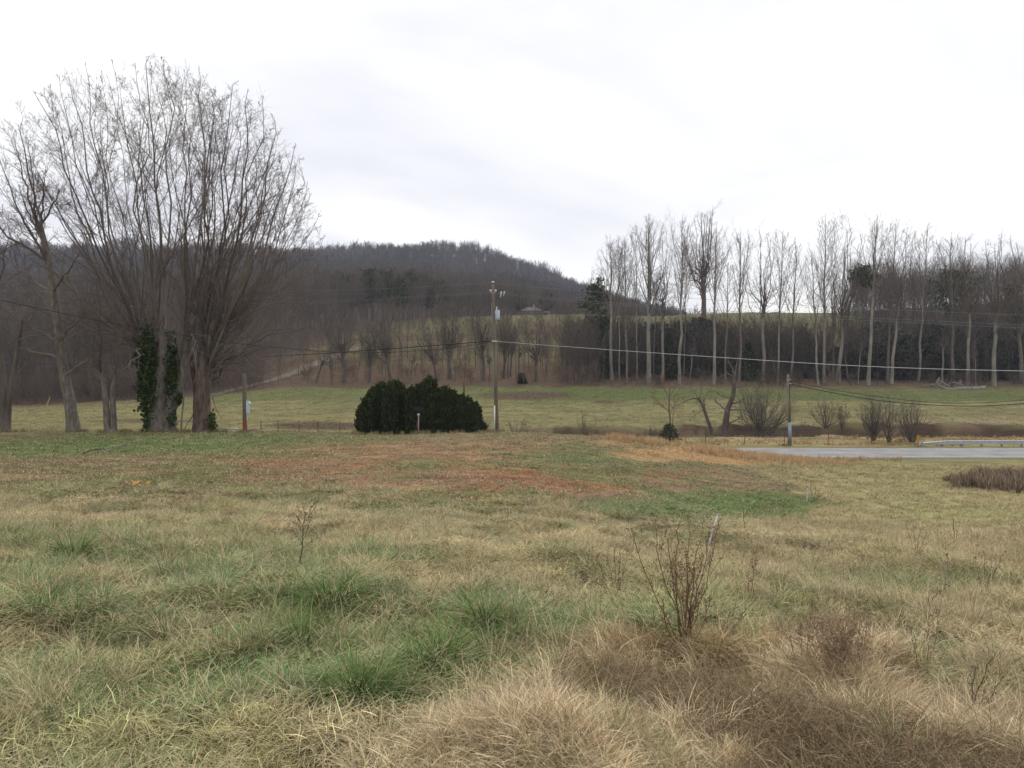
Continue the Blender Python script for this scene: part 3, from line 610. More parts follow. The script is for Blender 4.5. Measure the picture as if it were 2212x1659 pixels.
# ------------------------------------------------------------------ road, gravel lane, creek water
def strip(name, xs, yc, half, m, lift=0.02, zfix=None, nacross=5):
    xs = np.asarray(xs, float); yc = np.asarray(yc, float); P = np.stack([xs, yc], 1); t = unit(np.gradient(P, axis=0)); nrm = np.stack([-t[:, 1], t[:, 0]], 1)
    V = []
    for k in range(nacross):
        o = (k / (nacross - 1) * 2 - 1) * half; q = P + nrm * o; z = terrain(q[:, 0], q[:, 1]) if zfix is None else np.full(len(q), zfix)
        V.append(np.stack([q[:, 0], q[:, 1], z + lift], 1))
    V = np.stack(V, 1); n = len(xs); i, j = np.meshgrid(np.arange(n - 1), np.arange(nacross - 1), indexing='ij'); a = i * nacross + j
    Fq = np.stack([a, a + nacross, a + nacross + 1, a + 1], -1).reshape(-1, 4)
    return tag(add(name, mesh_np(name, V.reshape(-1, 3), Fq, np.full(len(Fq), 4), m, True)), kind='structure')
M['asphalt'] = mat('weathered pale asphalt', (.20, .20, .205), .9, col2=(.27, .27, .27), scale=.5)
M['line'] = mat('worn white line paint', (.6, .6, .6), .8, var=.15, scale=3)
M['yline'] = mat('worn yellow line paint', (.46, .40, .28), .8, var=.15, scale=3)
M['gravel'] = mat('gravel lane', (.12, .092, .07), .95, col2=(.20, .16, .125), scale=1)
rx = np.arange(-38, 150, 1.0); ry = 78.6 + 0.0 * rx + np.where(rx < 0, 0, 0)
ROADZ = -8.21
strip('road', rx, ry, 3.7, M['asphalt'], 0, ROADZ)
strip('road_edge_line', rx, ry + 3.45, .06, M['line'], .004, ROADZ, 2); strip('road_edge_line', rx, ry - 3.45, .06, M['line'], .004, ROADZ, 2)
strip('road_centre_line', rx, ry + .1, .05, M['yline'], .004, ROADZ, 2); strip('road_centre_line', rx, ry - .1, .05, M['yline'], .004, ROADZ, 2)
lane = [ground_hit(a, b, 100) for a, b in ((-40, 411), (0, 409.5), (60, 405), (130, 401.5), (195, 397.5), (235, 390), (262, 383), (290, 374.5), (320, 362), (345, 353), (360, 347))]
lp = spline(lane, 90); strip('gravel_lane', lp[:, 0], lp[:, 1], 1.7, M['gravel'], .06)
for sg in (-1, 1): strip('road_shoulder', rx, ry + sg * 4.05, .42, mat('gravel shoulder', (.16, .14, .115), .95, col2=(.30, .26, .20), scale=4), .0, ROADZ - .012, 3)
M['water'] = mat('shallow creek water', (.05, .045, .035), .08, spec=.5)
wx = np.arange(4, 130, 2.0); strip('creek_water', wx, 98 + np.sin(wx * .13) * .4, 1.6, M['water'], 0, -9.25, 2)

# ------------------------------------------------------------------ trees
def part_bt(root, name, B, m, origin): return add(name, B.mesh(name, m, origin), root)
def tree(px, row, tpx, trow, label, group, name='bare_tree', cat='tree', form='poplar', dmin=104, width=None, r0=None, dens=1.0, bark='bark_pale', twig='twig_poplar', seed=0, cs=None, d=None, sides=9):
    rng = np.random.default_rng(1000 + seed)
    base = ground_hit(px, row, dmin) if d is None else np.array([ray(px, 0)[0] * d, d, gz(ray(px, 0)[0] * d, d)])
    
    if d is None and dmin == 150 and base[1] > 171: yy_ = 163.0 + (seed * 7) % 12; xx = ray(px, 0)[0] * yy_; base = np.array([xx, yy_, gz(xx, yy_)])
    d_ = base[1]; base = base - np.array([0, 0, .15]); top = pt(tpx, trow, d_ + rng.normal(0, .8)); H = top[2] - base[2]; s = d_ / F
    if r0 is None: r0 = .011 * H
    if width is None: width = 14
    W = width * s * (1.6 if form == 'poplar' else 1); rmin = max(.006, .095 * s)
    n = 14; t = np.linspace(0, 1, n); jit = rng.normal(0, (.0025 + .004 * rng.random()) * H, (n, 3)); jit[0] = 0; jit[-1] *= .3; jit[:, 2] = 0
    jit = (jit + np.roll(jit, 1, 0)) / 2; jit[0] = 0
    P = base + (top - base) * t[:, None] + jit
    TR = Branches(); CR = Branches()
    if form == 'poplar':
        c0 = .5 if cs is None else cs
        R = r0 * (1 - .93 * t ** 1.25); R[0] *= 1.35; TR.add(P[None], np.maximum(R, rmin)[None], sides)
        k = int(19 * dens); L1, R1 = sprout(rng, P[None], R[None], k, c0 - .03, .93, .72, 1, 7, up=.15, wig=.045, rr=.42, rmin=rmin * 1.0, tip=.2)
        # limb length limited by crown envelope
        tz_ = (L1[:, 0, 2] - base[2]) / H; want = np.clip((1 - tz_), .07, .46) * H * rng.uniform(.6, 1.0, len(L1)); cur = np.linalg.norm(np.diff(L1, axis=1), axis=2).sum(1)
        L1 = L1[:, :1] + (L1 - L1[:, :1]) * (want / cur)[:, None, None]
        off = L1[:, -1] - L1[:, 0]; ho = np.hypot(off[:, 0], off[:, 1]); f = np.minimum(1, W * .5 / np.maximum(ho, .01)); tt = np.linspace(0, 1, 7)[None, :, None]
        sh = (L1 - L1[:, :1]); sh[..., :2] *= f[:, None, None]; L1 = L1[:, :1] + sh
        L2, R2 = sprout(rng, L1, R1, int(8 * dens), .15, 1, .6, .36, 5, up=.10, wig=.12, rr=.5, rmin=rmin * .8)
        L3, R3 = sprout(rng, L2, R2, 6, .15, 1, .6, .5, 3, up=.07, wig=.15, rr=.7, rmin=rmin * .6)
        T1, TR1 = sprout(rng, P[None], R[None], 14, .82, 1.0, .5, .05, 4, up=.15, wig=.1, rr=.7, rmin=rmin)
        S1, SR1 = sprout(rng, P[None], R[None], 5, .15, c0, 1.0, .05, 4, up=.1, wig=.2, rr=.3, rmin=rmin * .8)
        CR.add(L1, R1, 5); CR.add(L2, R2, 4); CR.add(L3, R3, 3); CR.add(T1, TR1, 3); CR.add(S1, SR1, 3)
    elif form == 'vase':
        c0 = .38 if cs is None else cs
        m = max(4, int(n * (c0 + .12))); R = r0 * (1 - .35 * np.linspace(0, 1, m)); R[0] *= 1.4
        Pt = P[:m]; TR.add(Pt[None], R[None], sides)
        k = int(9 * dens); az = np.arange(k) * 2.4 + rng.random() * 6; L1 = np.empty((k, 9, 3)); R1 = np.empty((k, 9))
        for i in range(k):
            st = Pt[-1 - (i % 3)] if i else Pt[-1]; fr = .15 + .85 * ((i * .618) % 1); hx = W * .5 * fr; zt = H * (1 - .28 * fr ** 2) * rng.uniform(.90, 1.0)
            end = base + (top - base) * np.array([1, 1, 0]) + np.array([math.cos(az[i]) * hx, math.sin(az[i]) * hx * .8, zt]); end[:2] = end[:2]
            mid = st * .45 + end * .55 + np.array([(end[0] - st[0]) * .13, (end[1] - st[1]) * .13, -.04 * H])
            L1[i] = spline([st, st * .72 + mid * .28 + [0, 0, .01 * H], mid, end], 9) + np.concatenate([np.zeros((1, 3)), rng.normal(0, .008 * H, (8, 3))]); R1[i] = np.maximum(r0 * (.30 if k > 10 else .42) * (1 - .85 * np.linspace(0, 1, 9) ** .8), rmin)
        L2, R2 = sprout(rng, L1, R1, min(9, int(9 * dens)), .15, 1, .75, .36, 6, up=.06, wig=.13, rr=.45, rmin=rmin * .85, lenfall=.75, lenjit=.25)
        L3, R3 = sprout(rng, L2, R2, 6, .15, 1, .7, .48, 4, up=.05, wig=.16, rr=.6, rmin=rmin * .7)
        L4, R4 = sprout(rng, L3, R3, 4, .2, 1, .6, .5, 2, up=.05, wig=.15, rr=.8, rmin=rmin * .5)
        CR.add(L1, R1, 6); CR.add(L2, R2, 4); CR.add(L3, R3, 3); CR.add(L4, R4, 3)
    root = empty(name, base, label, cat, group)
    part_bt(root, 'trunk', TR, M[bark], base); part_bt(root, 'crown', CR, M[twig], base)
    return root, base
GP_ = 'tall bare trees along the right wood edge'
POP = [ # px,row, toppx,toprow, width, r0, cs, label
 (612, 380, 610, 237, 17, .34, .40, 'leftmost tall bare tree of the right wood edge, pale trunk leaning a little left'),
 (620.5, 376, 618.5, 239, 9, .18, .50, 'slender bare tree just right of the leftmost tall tree of the row'),
 (628, 331, 624.5, 237, 10, .22, .35, 'slim bare tree standing alone up on the grass knoll behind the row'),
 (638, 374, 636, 226, 16, .22, .45, 'thin straight bare tree left of the thick paired trunks'),
 (650, 378, 648.5, 214, 21, .46, .40, 'thick pale trunked bare tree with a round feathery top left of the twin tops'),
 (655.5, 375, 657, 268, 9, .14, .60, 'short thin bare tree close against the thick pale trunk'),
 (664, 378, 664, 221, 26, .34, .42, 'pale bare tree with wide V shaped limbs in left part of row'),
 (681, 380, 683, 216, 15, .30, .45, 'tall narrow bare tree left of the giant vine wrapped tree'),
 (685, 379, 688, 238, 11, .16, .45, 'slim bare stem right beside the tall narrow tree'),
 (714, 385, 716, 224, 22, .28, .50, 'bare tree with pale lower trunk in front of the giant vine wrapped tree'),
 (728, 374, 728, 262, 22, .26, .42, 'shorter bushy bare tree right of the giant vine wrapped tree'),
 (741.5, 377, 741, 230, 13, .26, .42, 'narrow pointed bare tree left of the gap above the knoll'),
 (763, 381, 763, 220, 31, .30, .42, 'bare tree with a broad fan shaped crown over the grassy knoll'),
 (777.5, 382, 783, 230, 16, .26, .42, 'bare tree leaning right behind the service pole'),
 (795, 380, 795, 242, 16, .24, .40, 'small bare tree between the leaning tree and the large double crowned clump'),
 (818, 385, 811, 252, 20, .28, .40, 'crooked bare tree with pale kinked lower trunk left of the large clump'),
 (827.5, 376, 825, 214, 22, .26, .42, 'left tree of the large double crowned clump on the right'),
 (836, 374, 837, 212, 24, .30, .38, 'tallest middle tree of the large double crowned clump on the right'),
 (841.5, 378, 851, 216, 32, .40, .38, 'right tree of the large clump, thick pale trunk bending to the right'),
 (872, 368, 877, 215, 22, .30, .42, 'straight bare tree right of the leaning pine'),
 (891.5, 373, 896, 219, 17, .32, .42, 'left one of the two close pale trunks in the right part of the row'),
 (895.5, 377, 907, 225, 24, .32, .40, 'right one of the two close trunks, crown leaning right'),
 (923, 377, 928, 221, 20, .32, .42, 'bare tree with an open airy crown standing apart beside the two close trunks'),
 (953, 382, 951, 232, 17, .28, .42, 'bare tree beside the round topped pine'),
 (967.5, 386, 972, 228, 34, .44, .40, 'thick trunked bare tree right above the fallen log'),
 (993.5, 386, 998, 226, 26, .40, .42, 'pale straight bare tree at the right end of the fallen log'),
 (1022, 384, 1016, 228, 30, .34, .38, 'wide crowned bare tree at the right edge of the photo'),
]
for i, (a, b, c, dd, w, r, cs, lab) in enumerate(POP):
    rv = [1, .8, 1.1, .75, 1, 1.2, .85][i % 7]; tree(a, b, c, dd, lab, GP_, 'bare_tree', 'tree', 'vase' if w >= 24 else 'poplar', 150, w * (1.35 if w >= 24 else 1), r * rv, 1.0, ['bark_pale', 'bark_pale', 'bark_grey'][i % 3], 'twig_poplar', i, cs - .02)
tree(704, 330, 703, 203, 'giant bare tree with vine wrapped trunk and the highest crown of the right row', GP_, 'bare_tree', 'tree', 'vase', 170, 48, .75, 1.9, 'bark_brown', 'twig_poplar', 60, .34)
SHORT = [(690, 381, 694, 330, 9, .12, 'small crooked pale bare tree in front of the dark thicket left of the giant tree'), (862, 377, 863, 322, 8, .12, 'thin pale stem in front of the dark thicket under the leaning pine'),
         (852, 378, 843, 338, 8, .12, 'short slanting pale stem right of the large clump'), (942, 382, 944, 318, 20, .2, 'short forked pale tree left of the log pile'),
         (981, 379, 975, 335, 9, .12, 'thin stem leaning left between the two thick trunks near the log'), (777, 381, 770, 345, 12, .12, 'small forked pale tree low in front of the thicket behind the service pole')]
for i, (a, b, c, dd, w, r, lab) in enumerate(SHORT):
    tree(a, b, c, dd, lab, 'small bare trees at the foot of the right wood', 'small_bare_tree', 'tree', 'vase', 150, w, r, .6, 'bark_pale', 'twig_grey', 80 + i, .5)
MIDT = [ # trees along the foot of the knoll
 (316, 382, 328, 345, 14, .2, 'short bare tree leaning right beside the gravel lane'),
 (332, 385, 330, 352, 10, .12, 'small crooked bare tree second right of the lane'),
 (344.5, 383, 340, 305, 30, .34, 'tall dark bare tree left of the junipers at the foot of the knoll'),
 (369.5, 383, 370, 322, 18, .22, 'bare tree with paired trunks above the left shoulder of the junipers'),
 (391, 381, 378, 308, 42, .30, 'wide spreading bare tree with arching limbs above the junipers'),
 (410.5, 382, 414, 345, 12, .10, 'thin low bare tree above the middle of the junipers'),
 (437, 380, 426, 322, 28, .24, 'pale trunked bare tree with drooping left limbs above the junipers'),
 (450.5, 379, 447, 302, 26, .36, 'stout dark trunked tree above the right half of the junipers'),
 (484, 380, 480, 300, 24, .34, 'twin forked bare tree just left of the main utility pole'),
 (490, 376, 489, 352, 6, .08, 'little bent stem between the forked tree and the utility pole'),
 (504, 378, 506, 308, 18, .24, 'straight bare tree just right of the utility pole and transformer'),
 (510, 377, 514, 330, 14, .14, 'thinner bare tree second right of the utility pole'),
 (518.5, 380, 520, 335, 10, .12, 'slender pale stem third right of the utility pole'),
 (536, 382, 534, 314, 46, .30, 'broad fan crowned bare tree below the house on the knoll'),
 (567, 372, 566, 315, 14, .22, 'dark narrow tree between the broad crowned tree and the right wood'),
 (574.5, 382, 570, 340, 14, .14, 'short bent pale stem near the start of the right wood'),
 (583, 384, 580, 318, 26, .22, 'many stemmed bare tree where the right wood begins'),
 (597, 382, 595, 322, 22, .2, 'dull bare tree against the dark cedar at the start of the right wood')]
for i, (a, b, c, dd, w, r, lab) in enumerate(MIDT):
    tree(a, b, c, dd, lab, 'bare trees along the foot of the grassy knoll', 'bare_tree', 'tree', 'vase', 140, w * 1.3, r * 1.15, 1.0 if w > 16 else .7, 'bark_mid', 'twig_dark', 120 + i, .36 if w > 16 else .5)

# ---- the two big maples
SKY_X = [-40, -20, 10, 24, 38, 59, 83, 100, 112, 134, 150, 170, 190, 201, 212, 231, 250, 265, 279, 293, 298, 306, 320, 327]
SKY_R = [200, 170, 150, 118, 88, 72, 64, 69, 63, 61, 52, 58, 66, 66, 85, 77, 88, 97, 115, 138, 155, 178, 208, 236]
def ENV(e):
    p, r = proj(e[:, 0], e[:, 1], e[:, 2]); return (r > np.interp(p, SKY_X, SKY_R) + 15 * (vnoise(p * .09, p * 0, 3) - .35) + 10 * vnoise(p * .3, r * .02, 4)) & (p < 328 - np.maximum(r - 300, 0) * .05)
def maple(label, base_px, base_row, d, stems, ends, lows, bark, seed, r0, name='maple_tree'):
    rng = np.random.default_rng(seed); s = d / F
    b = pt(base_px, base_row, d); b[2] = gz(b[0], d) - .1; TR = Branches(); CR = Branches(); forks = []
    for (pxs, rr) in stems:      # each stem a polyline of (px,row)
        P = np.array([pt(q[0], q[1], d + q[2]) for q in pxs]); P[0, 2] = b[2]
        Ps = spline(P, 12); t = np.linspace(0, 1, 12); R = rr * (1 - .42 * t); R[:3] *= np.array([1.55, 1.22, 1.06]); TR.add(Ps[None], R[None], 12); forks.append((Ps, R))
    L1 = []; R1 = []
    for (ex, ey, si) in ends:
        Ps, R = forks[si]; k = rng.integers(6, 12); st = Ps[k]; dy = rng.normal(0, 4.0); en = pt(ex, ey, d + dy); L = np.linalg.norm(en - st)
        mid = st * .5 + en * .5; side = (en - st); mid[:2] += side[:2] * rng.uniform(-.02, .2); mid[2] -= rng.uniform(-.02, .05) * L
        q = spline([st, st * .78 + mid * .22 + np.array([0, 0, .015 * L]), mid, mid * .45 + en * .55 + side * np.array([.02, .02, 0]), en], 14)
        jt = rng.normal(0, .013 * L, (14, 3)); jt[0] = 0; jt = (jt + np.roll(jt, 1, 0)) * .5; jt[0] = 0
        L1.append(q + jt); rb = min(R[k] * .5, .0044 * L + .045) * rng.uniform(.7, 1.25); R1.append(np.maximum(rb * (1 - .9 * np.linspace(0, 1, 14) ** .8), .012))
    L1 = np.array(L1); R1 = np.array(R1)
    A, RA = sprout(rng, L1, R1, 3, .2, .8, .42, .46, 11, up=.03, wig=.05, rr=.6, rmin=.011, lenfall=.45); A = shrink(A, ENV)     # big forks
    Bq = np.concatenate([L1[:, [0, 1, 3, 4, 5, 7, 8, 9, 10, 12, 13]], A]); RB = np.concatenate([R1[:, [0, 1, 3, 4, 5, 7, 8, 9, 10, 12, 13]], RA])
    L2, R2 = sprout(rng, Bq, RB, 13, .18, 1, .70, .17, 6, up=.035, wig=.085, rr=.42, rmin=.009, lenfall=.3); L2 = shrink(L2, ENV)
    L3, R3 = sprout(rng, L2, R2, 7, .12, 1, .62, .48, 4, up=.05, wig=.16, rr=.55, rmin=.007)
    L4, R4 = sprout(rng, L3, R3, 4, .2, 1, .55, .48, 2, up=.06, wig=.15, rr=.8, rmin=.0055)
    # low twiggy drooping branches
    LL = []; LR = []
    for (ex, ey, si) in lows:
        Ps, R = forks[si]; st = Ps[rng.integers(7, 12)]; en = pt(ex, ey, d + rng.normal(-1, 2.5)); L = np.linalg.norm(en - st)
        mid = st * .5 + en * .5 + np.array([0, 0, .16 * L]); LL.append(spline([st, mid, en], 11) + np.concatenate([np.zeros((1, 3)), rng.normal(0, .02 * L, (10, 3))])); LR.append(np.maximum(.075 * (1 - .85 * np.linspace(0, 1, 11)), .014))
    LL = np.array(LL); LR = np.array(LR)
    D2, E2 = sprout(rng, LL, LR, 10, .2, 1, .7, .26, 6, up=-.02, wig=.16, rr=.5, rmin=.011, lenfall=.3); D3, E3 = sprout(rng, D2, E2, 5, .15, 1, .65, .5, 4, up=-.02, wig=.2, rr=.6, rmin=.009)
    CR.add(L1, R1, 7); CR.add(A, RA, 5); CR.add(L2, R2, 4); CR.add(L3, R3, 3); CR.add(L4, R4, 3); CR.add(LL, LR, 5); CR.add(D2, E2, 4); CR.add(D3, E3, 3)
    root = empty(name, b, label, 'tree', 'large bare maples beside the lawn')
    part_bt(root, 'trunk', TR, M[bark], b); part_bt(root, 'crown', CR, M['twig_grey'], b)
    return root, forks
m1, f1 = maple('largest bare maple with ivy on its grey forked trunk, left of the darker trunk', 163, 430, 57,
    [([(159, 431, 0), (158, 405, 0), (160, 385, 0), (163, 360, 0), (165, 330, 0)], .62), ([(168, 431, 0.1), (170, 410, .1), (178, 392, 0), (183, 372, 0), (187, 340, 0)], .46),
     ([(158, 400, 0), (154, 385, .3), (146, 362, .5), (141, 345, .6)], .34), ([(160, 398, .4), (153, 375, .9), (150, 350, 1.4)], .3)],
    [(12, 196, 2), (26, 150, 2), (37, 90, 2), (59, 75, 2), (83, 66, 2), (100, 72, 3), (112, 64, 3), (134, 62, 0), (150, 53, 0), (170, 59, 0), (201, 68, 1), (186, 76, 1), (58, 128, 2), (216, 100, 1), (95, 120, 3),
     (142, 100, 0), (5, 245, 2), (48, 100, 3), (70, 90, 2), (125, 90, 0), (160, 80, 0), (196, 110, 1), (222, 150, 1), (30, 215, 2)],
    [(100, 346, 2), (62, 372, 2), (30, 350, 2), (128, 372, 2), (80, 322, 3), (200, 372, 1), (50, 300, 2), (110, 300, 3)], 'bark_grey', 31, .62)
m2, f2 = maple('bare maple with dark brown flaky trunk, right of the ivy covered trunk', 203, 430, 57.5,
    [([(203, 431, 0), (201, 410, 0), (201, 385, 0), (203, 350, 0)], .60), ([(206, 431, .2), (205, 405, .2), (207, 380, .2), (214, 352, .2)], .42), ([(200, 398, 0), (195, 378, .2), (188, 350, .4)], .26)],
    [(170, 84, 2), (190, 92, 2), (231, 79, 0), (250, 92, 0), (265, 100, 1), (279, 118, 1), (293, 142, 1), (297, 160, 1), (306, 182, 1), (320, 212, 1), (322, 236, 1), (240, 130, 0), (260, 160, 1), (215, 118, 0), (207, 100, 0),
     (232, 110, 0), (275, 150, 1), (288, 190, 1), (250, 175, 0), (300, 225, 1), (270, 205, 1)],
    [(308, 328, 1), (318, 352, 1), (290, 372, 1), (262, 372, 1), (275, 345, 1), (240, 366, 0), (300, 300, 1), (330, 330, 1), (255, 335, 0), (225, 380, 0)], 'bark_brown', 47, .6)
# left neighbours
def stems_tree(label, stems, ends, seed, bark='bark_grey', d=56, lows=(), k=1.0, twig='twig_grey'):
    rng = np.random.default_rng(seed); TR = Branches(); CR = Branches(); fk = []
    b = pt(stems[0][0][0][0], stems[0][0][0][1], d); b[2] = gz(b[0], d) - .1
    for pxs, rr in stems:
        P = np.array([pt(q[0], q[1], d) for q in pxs]); P[0, 2] = min(P[0, 2], b[2]); Ps = spline(P, 12); R = rr * (1 - .6 * np.linspace(0, 1, 12)); R[0] *= 1.25; TR.add(Ps[None], R[None], 10); fk.append((Ps, R))
    L1 = []; R1 = []
    for ex, ey, si, ti in ends:
        Ps, R = fk[si]; st = Ps[ti]; en = pt(ex, ey, d + rng.normal(0, 2.5)); L = np.linalg.norm(en - st); mid = st * .5 + en * .5; mid[:2] += (en - st)[:2] * .12
        L1.append(spline([st, mid, en], 11) + np.concatenate([np.zeros((1, 3)), rng.normal(0, .012 * L, (10, 3))])); R1.append(np.maximum(min(R[ti] * .5, .09) * (1 - .85 * np.linspace(0, 1, 11)), .011))
    L1 = np.array(L1); R1 = np.array(R1); L2, R2 = sprout(rng, L1, R1, int(16 * k), .12, 1, .65, .26, 6, up=.05, wig=.13, rr=.42, rmin=.009); L3, R3 = sprout(rng, L2, R2, 7, .15, 1, .6, .48, 4, up=.06, wig=.16, rr=.55, rmin=.007)
    L4, R4 = sprout(rng, L3, R3, 4, .25, 1, .5, .5, 2, up=.05, wig=.15, rr=.8, rmin=.0055)
    CR.add(L1, R1, 5); CR.add(L2, R2, 4); CR.add(L3, R3, 3); CR.add(L4, R4, 3)
    root = empty('bare_tree', b, label, 'tree', 'bare trees left of the big maples'); part_bt(root, 'trunk', TR, M[bark], b); part_bt(root, 'crown', CR, M[twig], b); return root
stems_tree('pale grey tree with a smooth trunk leaning left, left of the twin stemmed tree', [([(74, 427), (70, 402), (65, 380), (61, 350), (55, 310), (48, 260), (40, 225)], .40)],
    [(14, 135, 0, 10), (0, 160, 0, 9), (28, 140, 0, 11), (45, 165, 0, 11), (60, 190, 0, 11), (-15, 230, 0, 8), (-5, 300, 0, 6), (85, 240, 0, 8), (95, 290, 0, 6), (20, 190, 0, 10), (5, 340, 0, 5), (-30, 190, 0, 9), (100, 345, 0, 4), (20, 118, 0, 11)], 61)
stems_tree('small twin stemmed tree between the leaning tree and the ivy covered maple', [([(108, 428), (106, 405), (104, 385), (101, 372)], .25), ([(114, 428), (113, 405), (113, 386), (116, 374)], .22)],
    [(88, 300, 0, 10), (95, 285, 0, 11), (102, 290, 0, 11), (84, 330, 0, 9), (112, 300, 1, 10), (118, 290, 1, 11), (136, 318, 1, 11), (140, 345, 1, 9), (78, 345, 0, 8), (124, 305, 1, 10)], 62, k=.8)
stems_tree('forked dark tree standing at the left edge of the photo', [([(2, 429), (3, 400), (1, 370), (-4, 330), (-8, 290)], .36), ([(7, 429), (9, 400), (16, 360), (22, 320)], .24)],
    [(-20, 200, 0, 11), (-5, 210, 0, 11), (-40, 240, 0, 10), (10, 230, 0, 10), (30, 270, 1, 11), (40, 300, 1, 10), (50, 330, 1, 9), (12, 290, 1, 10), (-30, 320, 0, 6), (35, 355, 1, 6)], 63, bark='bark_mid')
stems_tree('thin bent sapling between the two big maple trunks', [([(181, 434), (182, 415), (184, 395), (182, 375), (180, 350)], .055)],
    [(176, 320, 0, 11), (186, 318, 0, 11), (190, 345, 0, 9)], 64, k=.5)
# broken limb hanging against the dark trunk
hb = MB(); hb.tube(spline([pt(197, 398, 56.6), pt(193, 415, 56.3), pt(188, 422, 56.3), pt(184, 430, 56.2)], 8), np.linspace(.045, .02, 8), 6); tag(hb.build('fallen_branch', M['bark_mid']), 'thin dead branch propped against the left side of the dark brown maple trunk', 'branch')
hb = MB(); hb.tube(spline([pt(212, 395, 56.6), pt(216, 409, 56.2), pt(222, 419, 56.0)], 8), np.linspace(.035, .015, 8), 6); tag(hb.build('hanging_branch', M['bark_mid']), 'thin dead branch hanging off the right side of the dark brown maple trunk', 'branch')

def base_weeds():
    rng = np.random.default_rng(88); P = []
    for px, d, w, n in [(163, 57, 1.5, 90), (204, 57.5, 1.2, 80), (74, 56, .8, 40), (110, 56, .9, 45), (4, 56, .9, 40), (244.8, 56.2, .45, 26), (497, 57, .5, 34), (789.5, 85.3, .5, 26), (418.6, 52.4, .35, 22), (395, 54, 2.6, 60), (440, 54, 2.6, 60), (470, 54.2, 1.5, 40), (370, 54, 1.5, 40), (182, 56, .3, 14)]:
        a = rng.random(n) * 2 * pi; r = w * rng.uniform(.6, 1.15, n); x = ray(px, 0)[0] * d + np.cos(a) * r; y = d - .15 + np.sin(a) * r * .6; P.append(np.stack([x, y, terrain(x, y)], 1))
    P = np.concatenate(P); c = np.where((rng.random(len(P)) > .5)[:, None], rgb(.30, .24, .13), rgb(.11, .13, .05)) * rng.uniform(.6, 1.3, (len(P), 1))
    scatter('base_weeds', 'sedge', P, rng.uniform(.2, .5, len(P)), rots(rng, len(P), .2), c, rng, 'uncut grass and weeds around the feet of trunks, poles and junipers', 'grass')
base_weeds()
# ---- leaf masses
def leaf_cloud(name, rng, C, size, m, up=.5, origin=(0, 0, 0), k=1, aspect=.45, outdir=None):
    """k pointed leaf sprays at each centre"""
    C = np.repeat(C, k, 0); n = len(C); d = rng.normal(0, 1, (n, 3)); 
    if outdir is not None: d = d * .6 + np.repeat(outdir, k, 0)
    d[:, 2] += up; d = unit(d); s = unit(np.cross(d, rng.normal(0, 1, (n, 3)))); L = size * rng.uniform(.6, 1.4, n)[:, None]; C = C + rng.normal(0, size * .3, (n, 3)) * (k > 1)
    V = np.stack([C - s * L * aspect * .4, C + s * L * aspect * .4, C + d * L * .55 + s * L * aspect * .5, C + d * L, C + d * L * .55 - s * L * aspect * .5], 1).reshape(-1, 3) - np.asarray(origin)
    Fq = np.arange(n * 5).reshape(n, 5); return mesh_np(name, V, Fq, np.full(n, 5), m, False, {'rnd': ('FLOAT', np.repeat(rng.random(n), 5))})
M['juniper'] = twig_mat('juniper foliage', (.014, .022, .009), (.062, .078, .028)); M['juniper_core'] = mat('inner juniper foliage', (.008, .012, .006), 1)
M['ivy'] = twig_mat('ivy leaves', (.018, .032, .008), (.06, .085, .022))
JX = [356, 357, 359, 363.5, 370, 375.5, 384, 387.5, 390.4, 396, 399, 405, 409, 416, 421.6, 428.7, 435.8, 439, 448.5, 455.6, 458.4, 461, 468.4, 472.6, 478, 479.7, 483, 484]
JR = [430, 424, 407, 398.4, 391, 385, 381.4, 385, 381.4, 377.8, 383.5, 388.5, 389.5, 388.5, 382, 377.8, 381.4, 387, 387.7, 392, 397.7, 397, 396.3, 400.5, 406, 414, 422, 430]
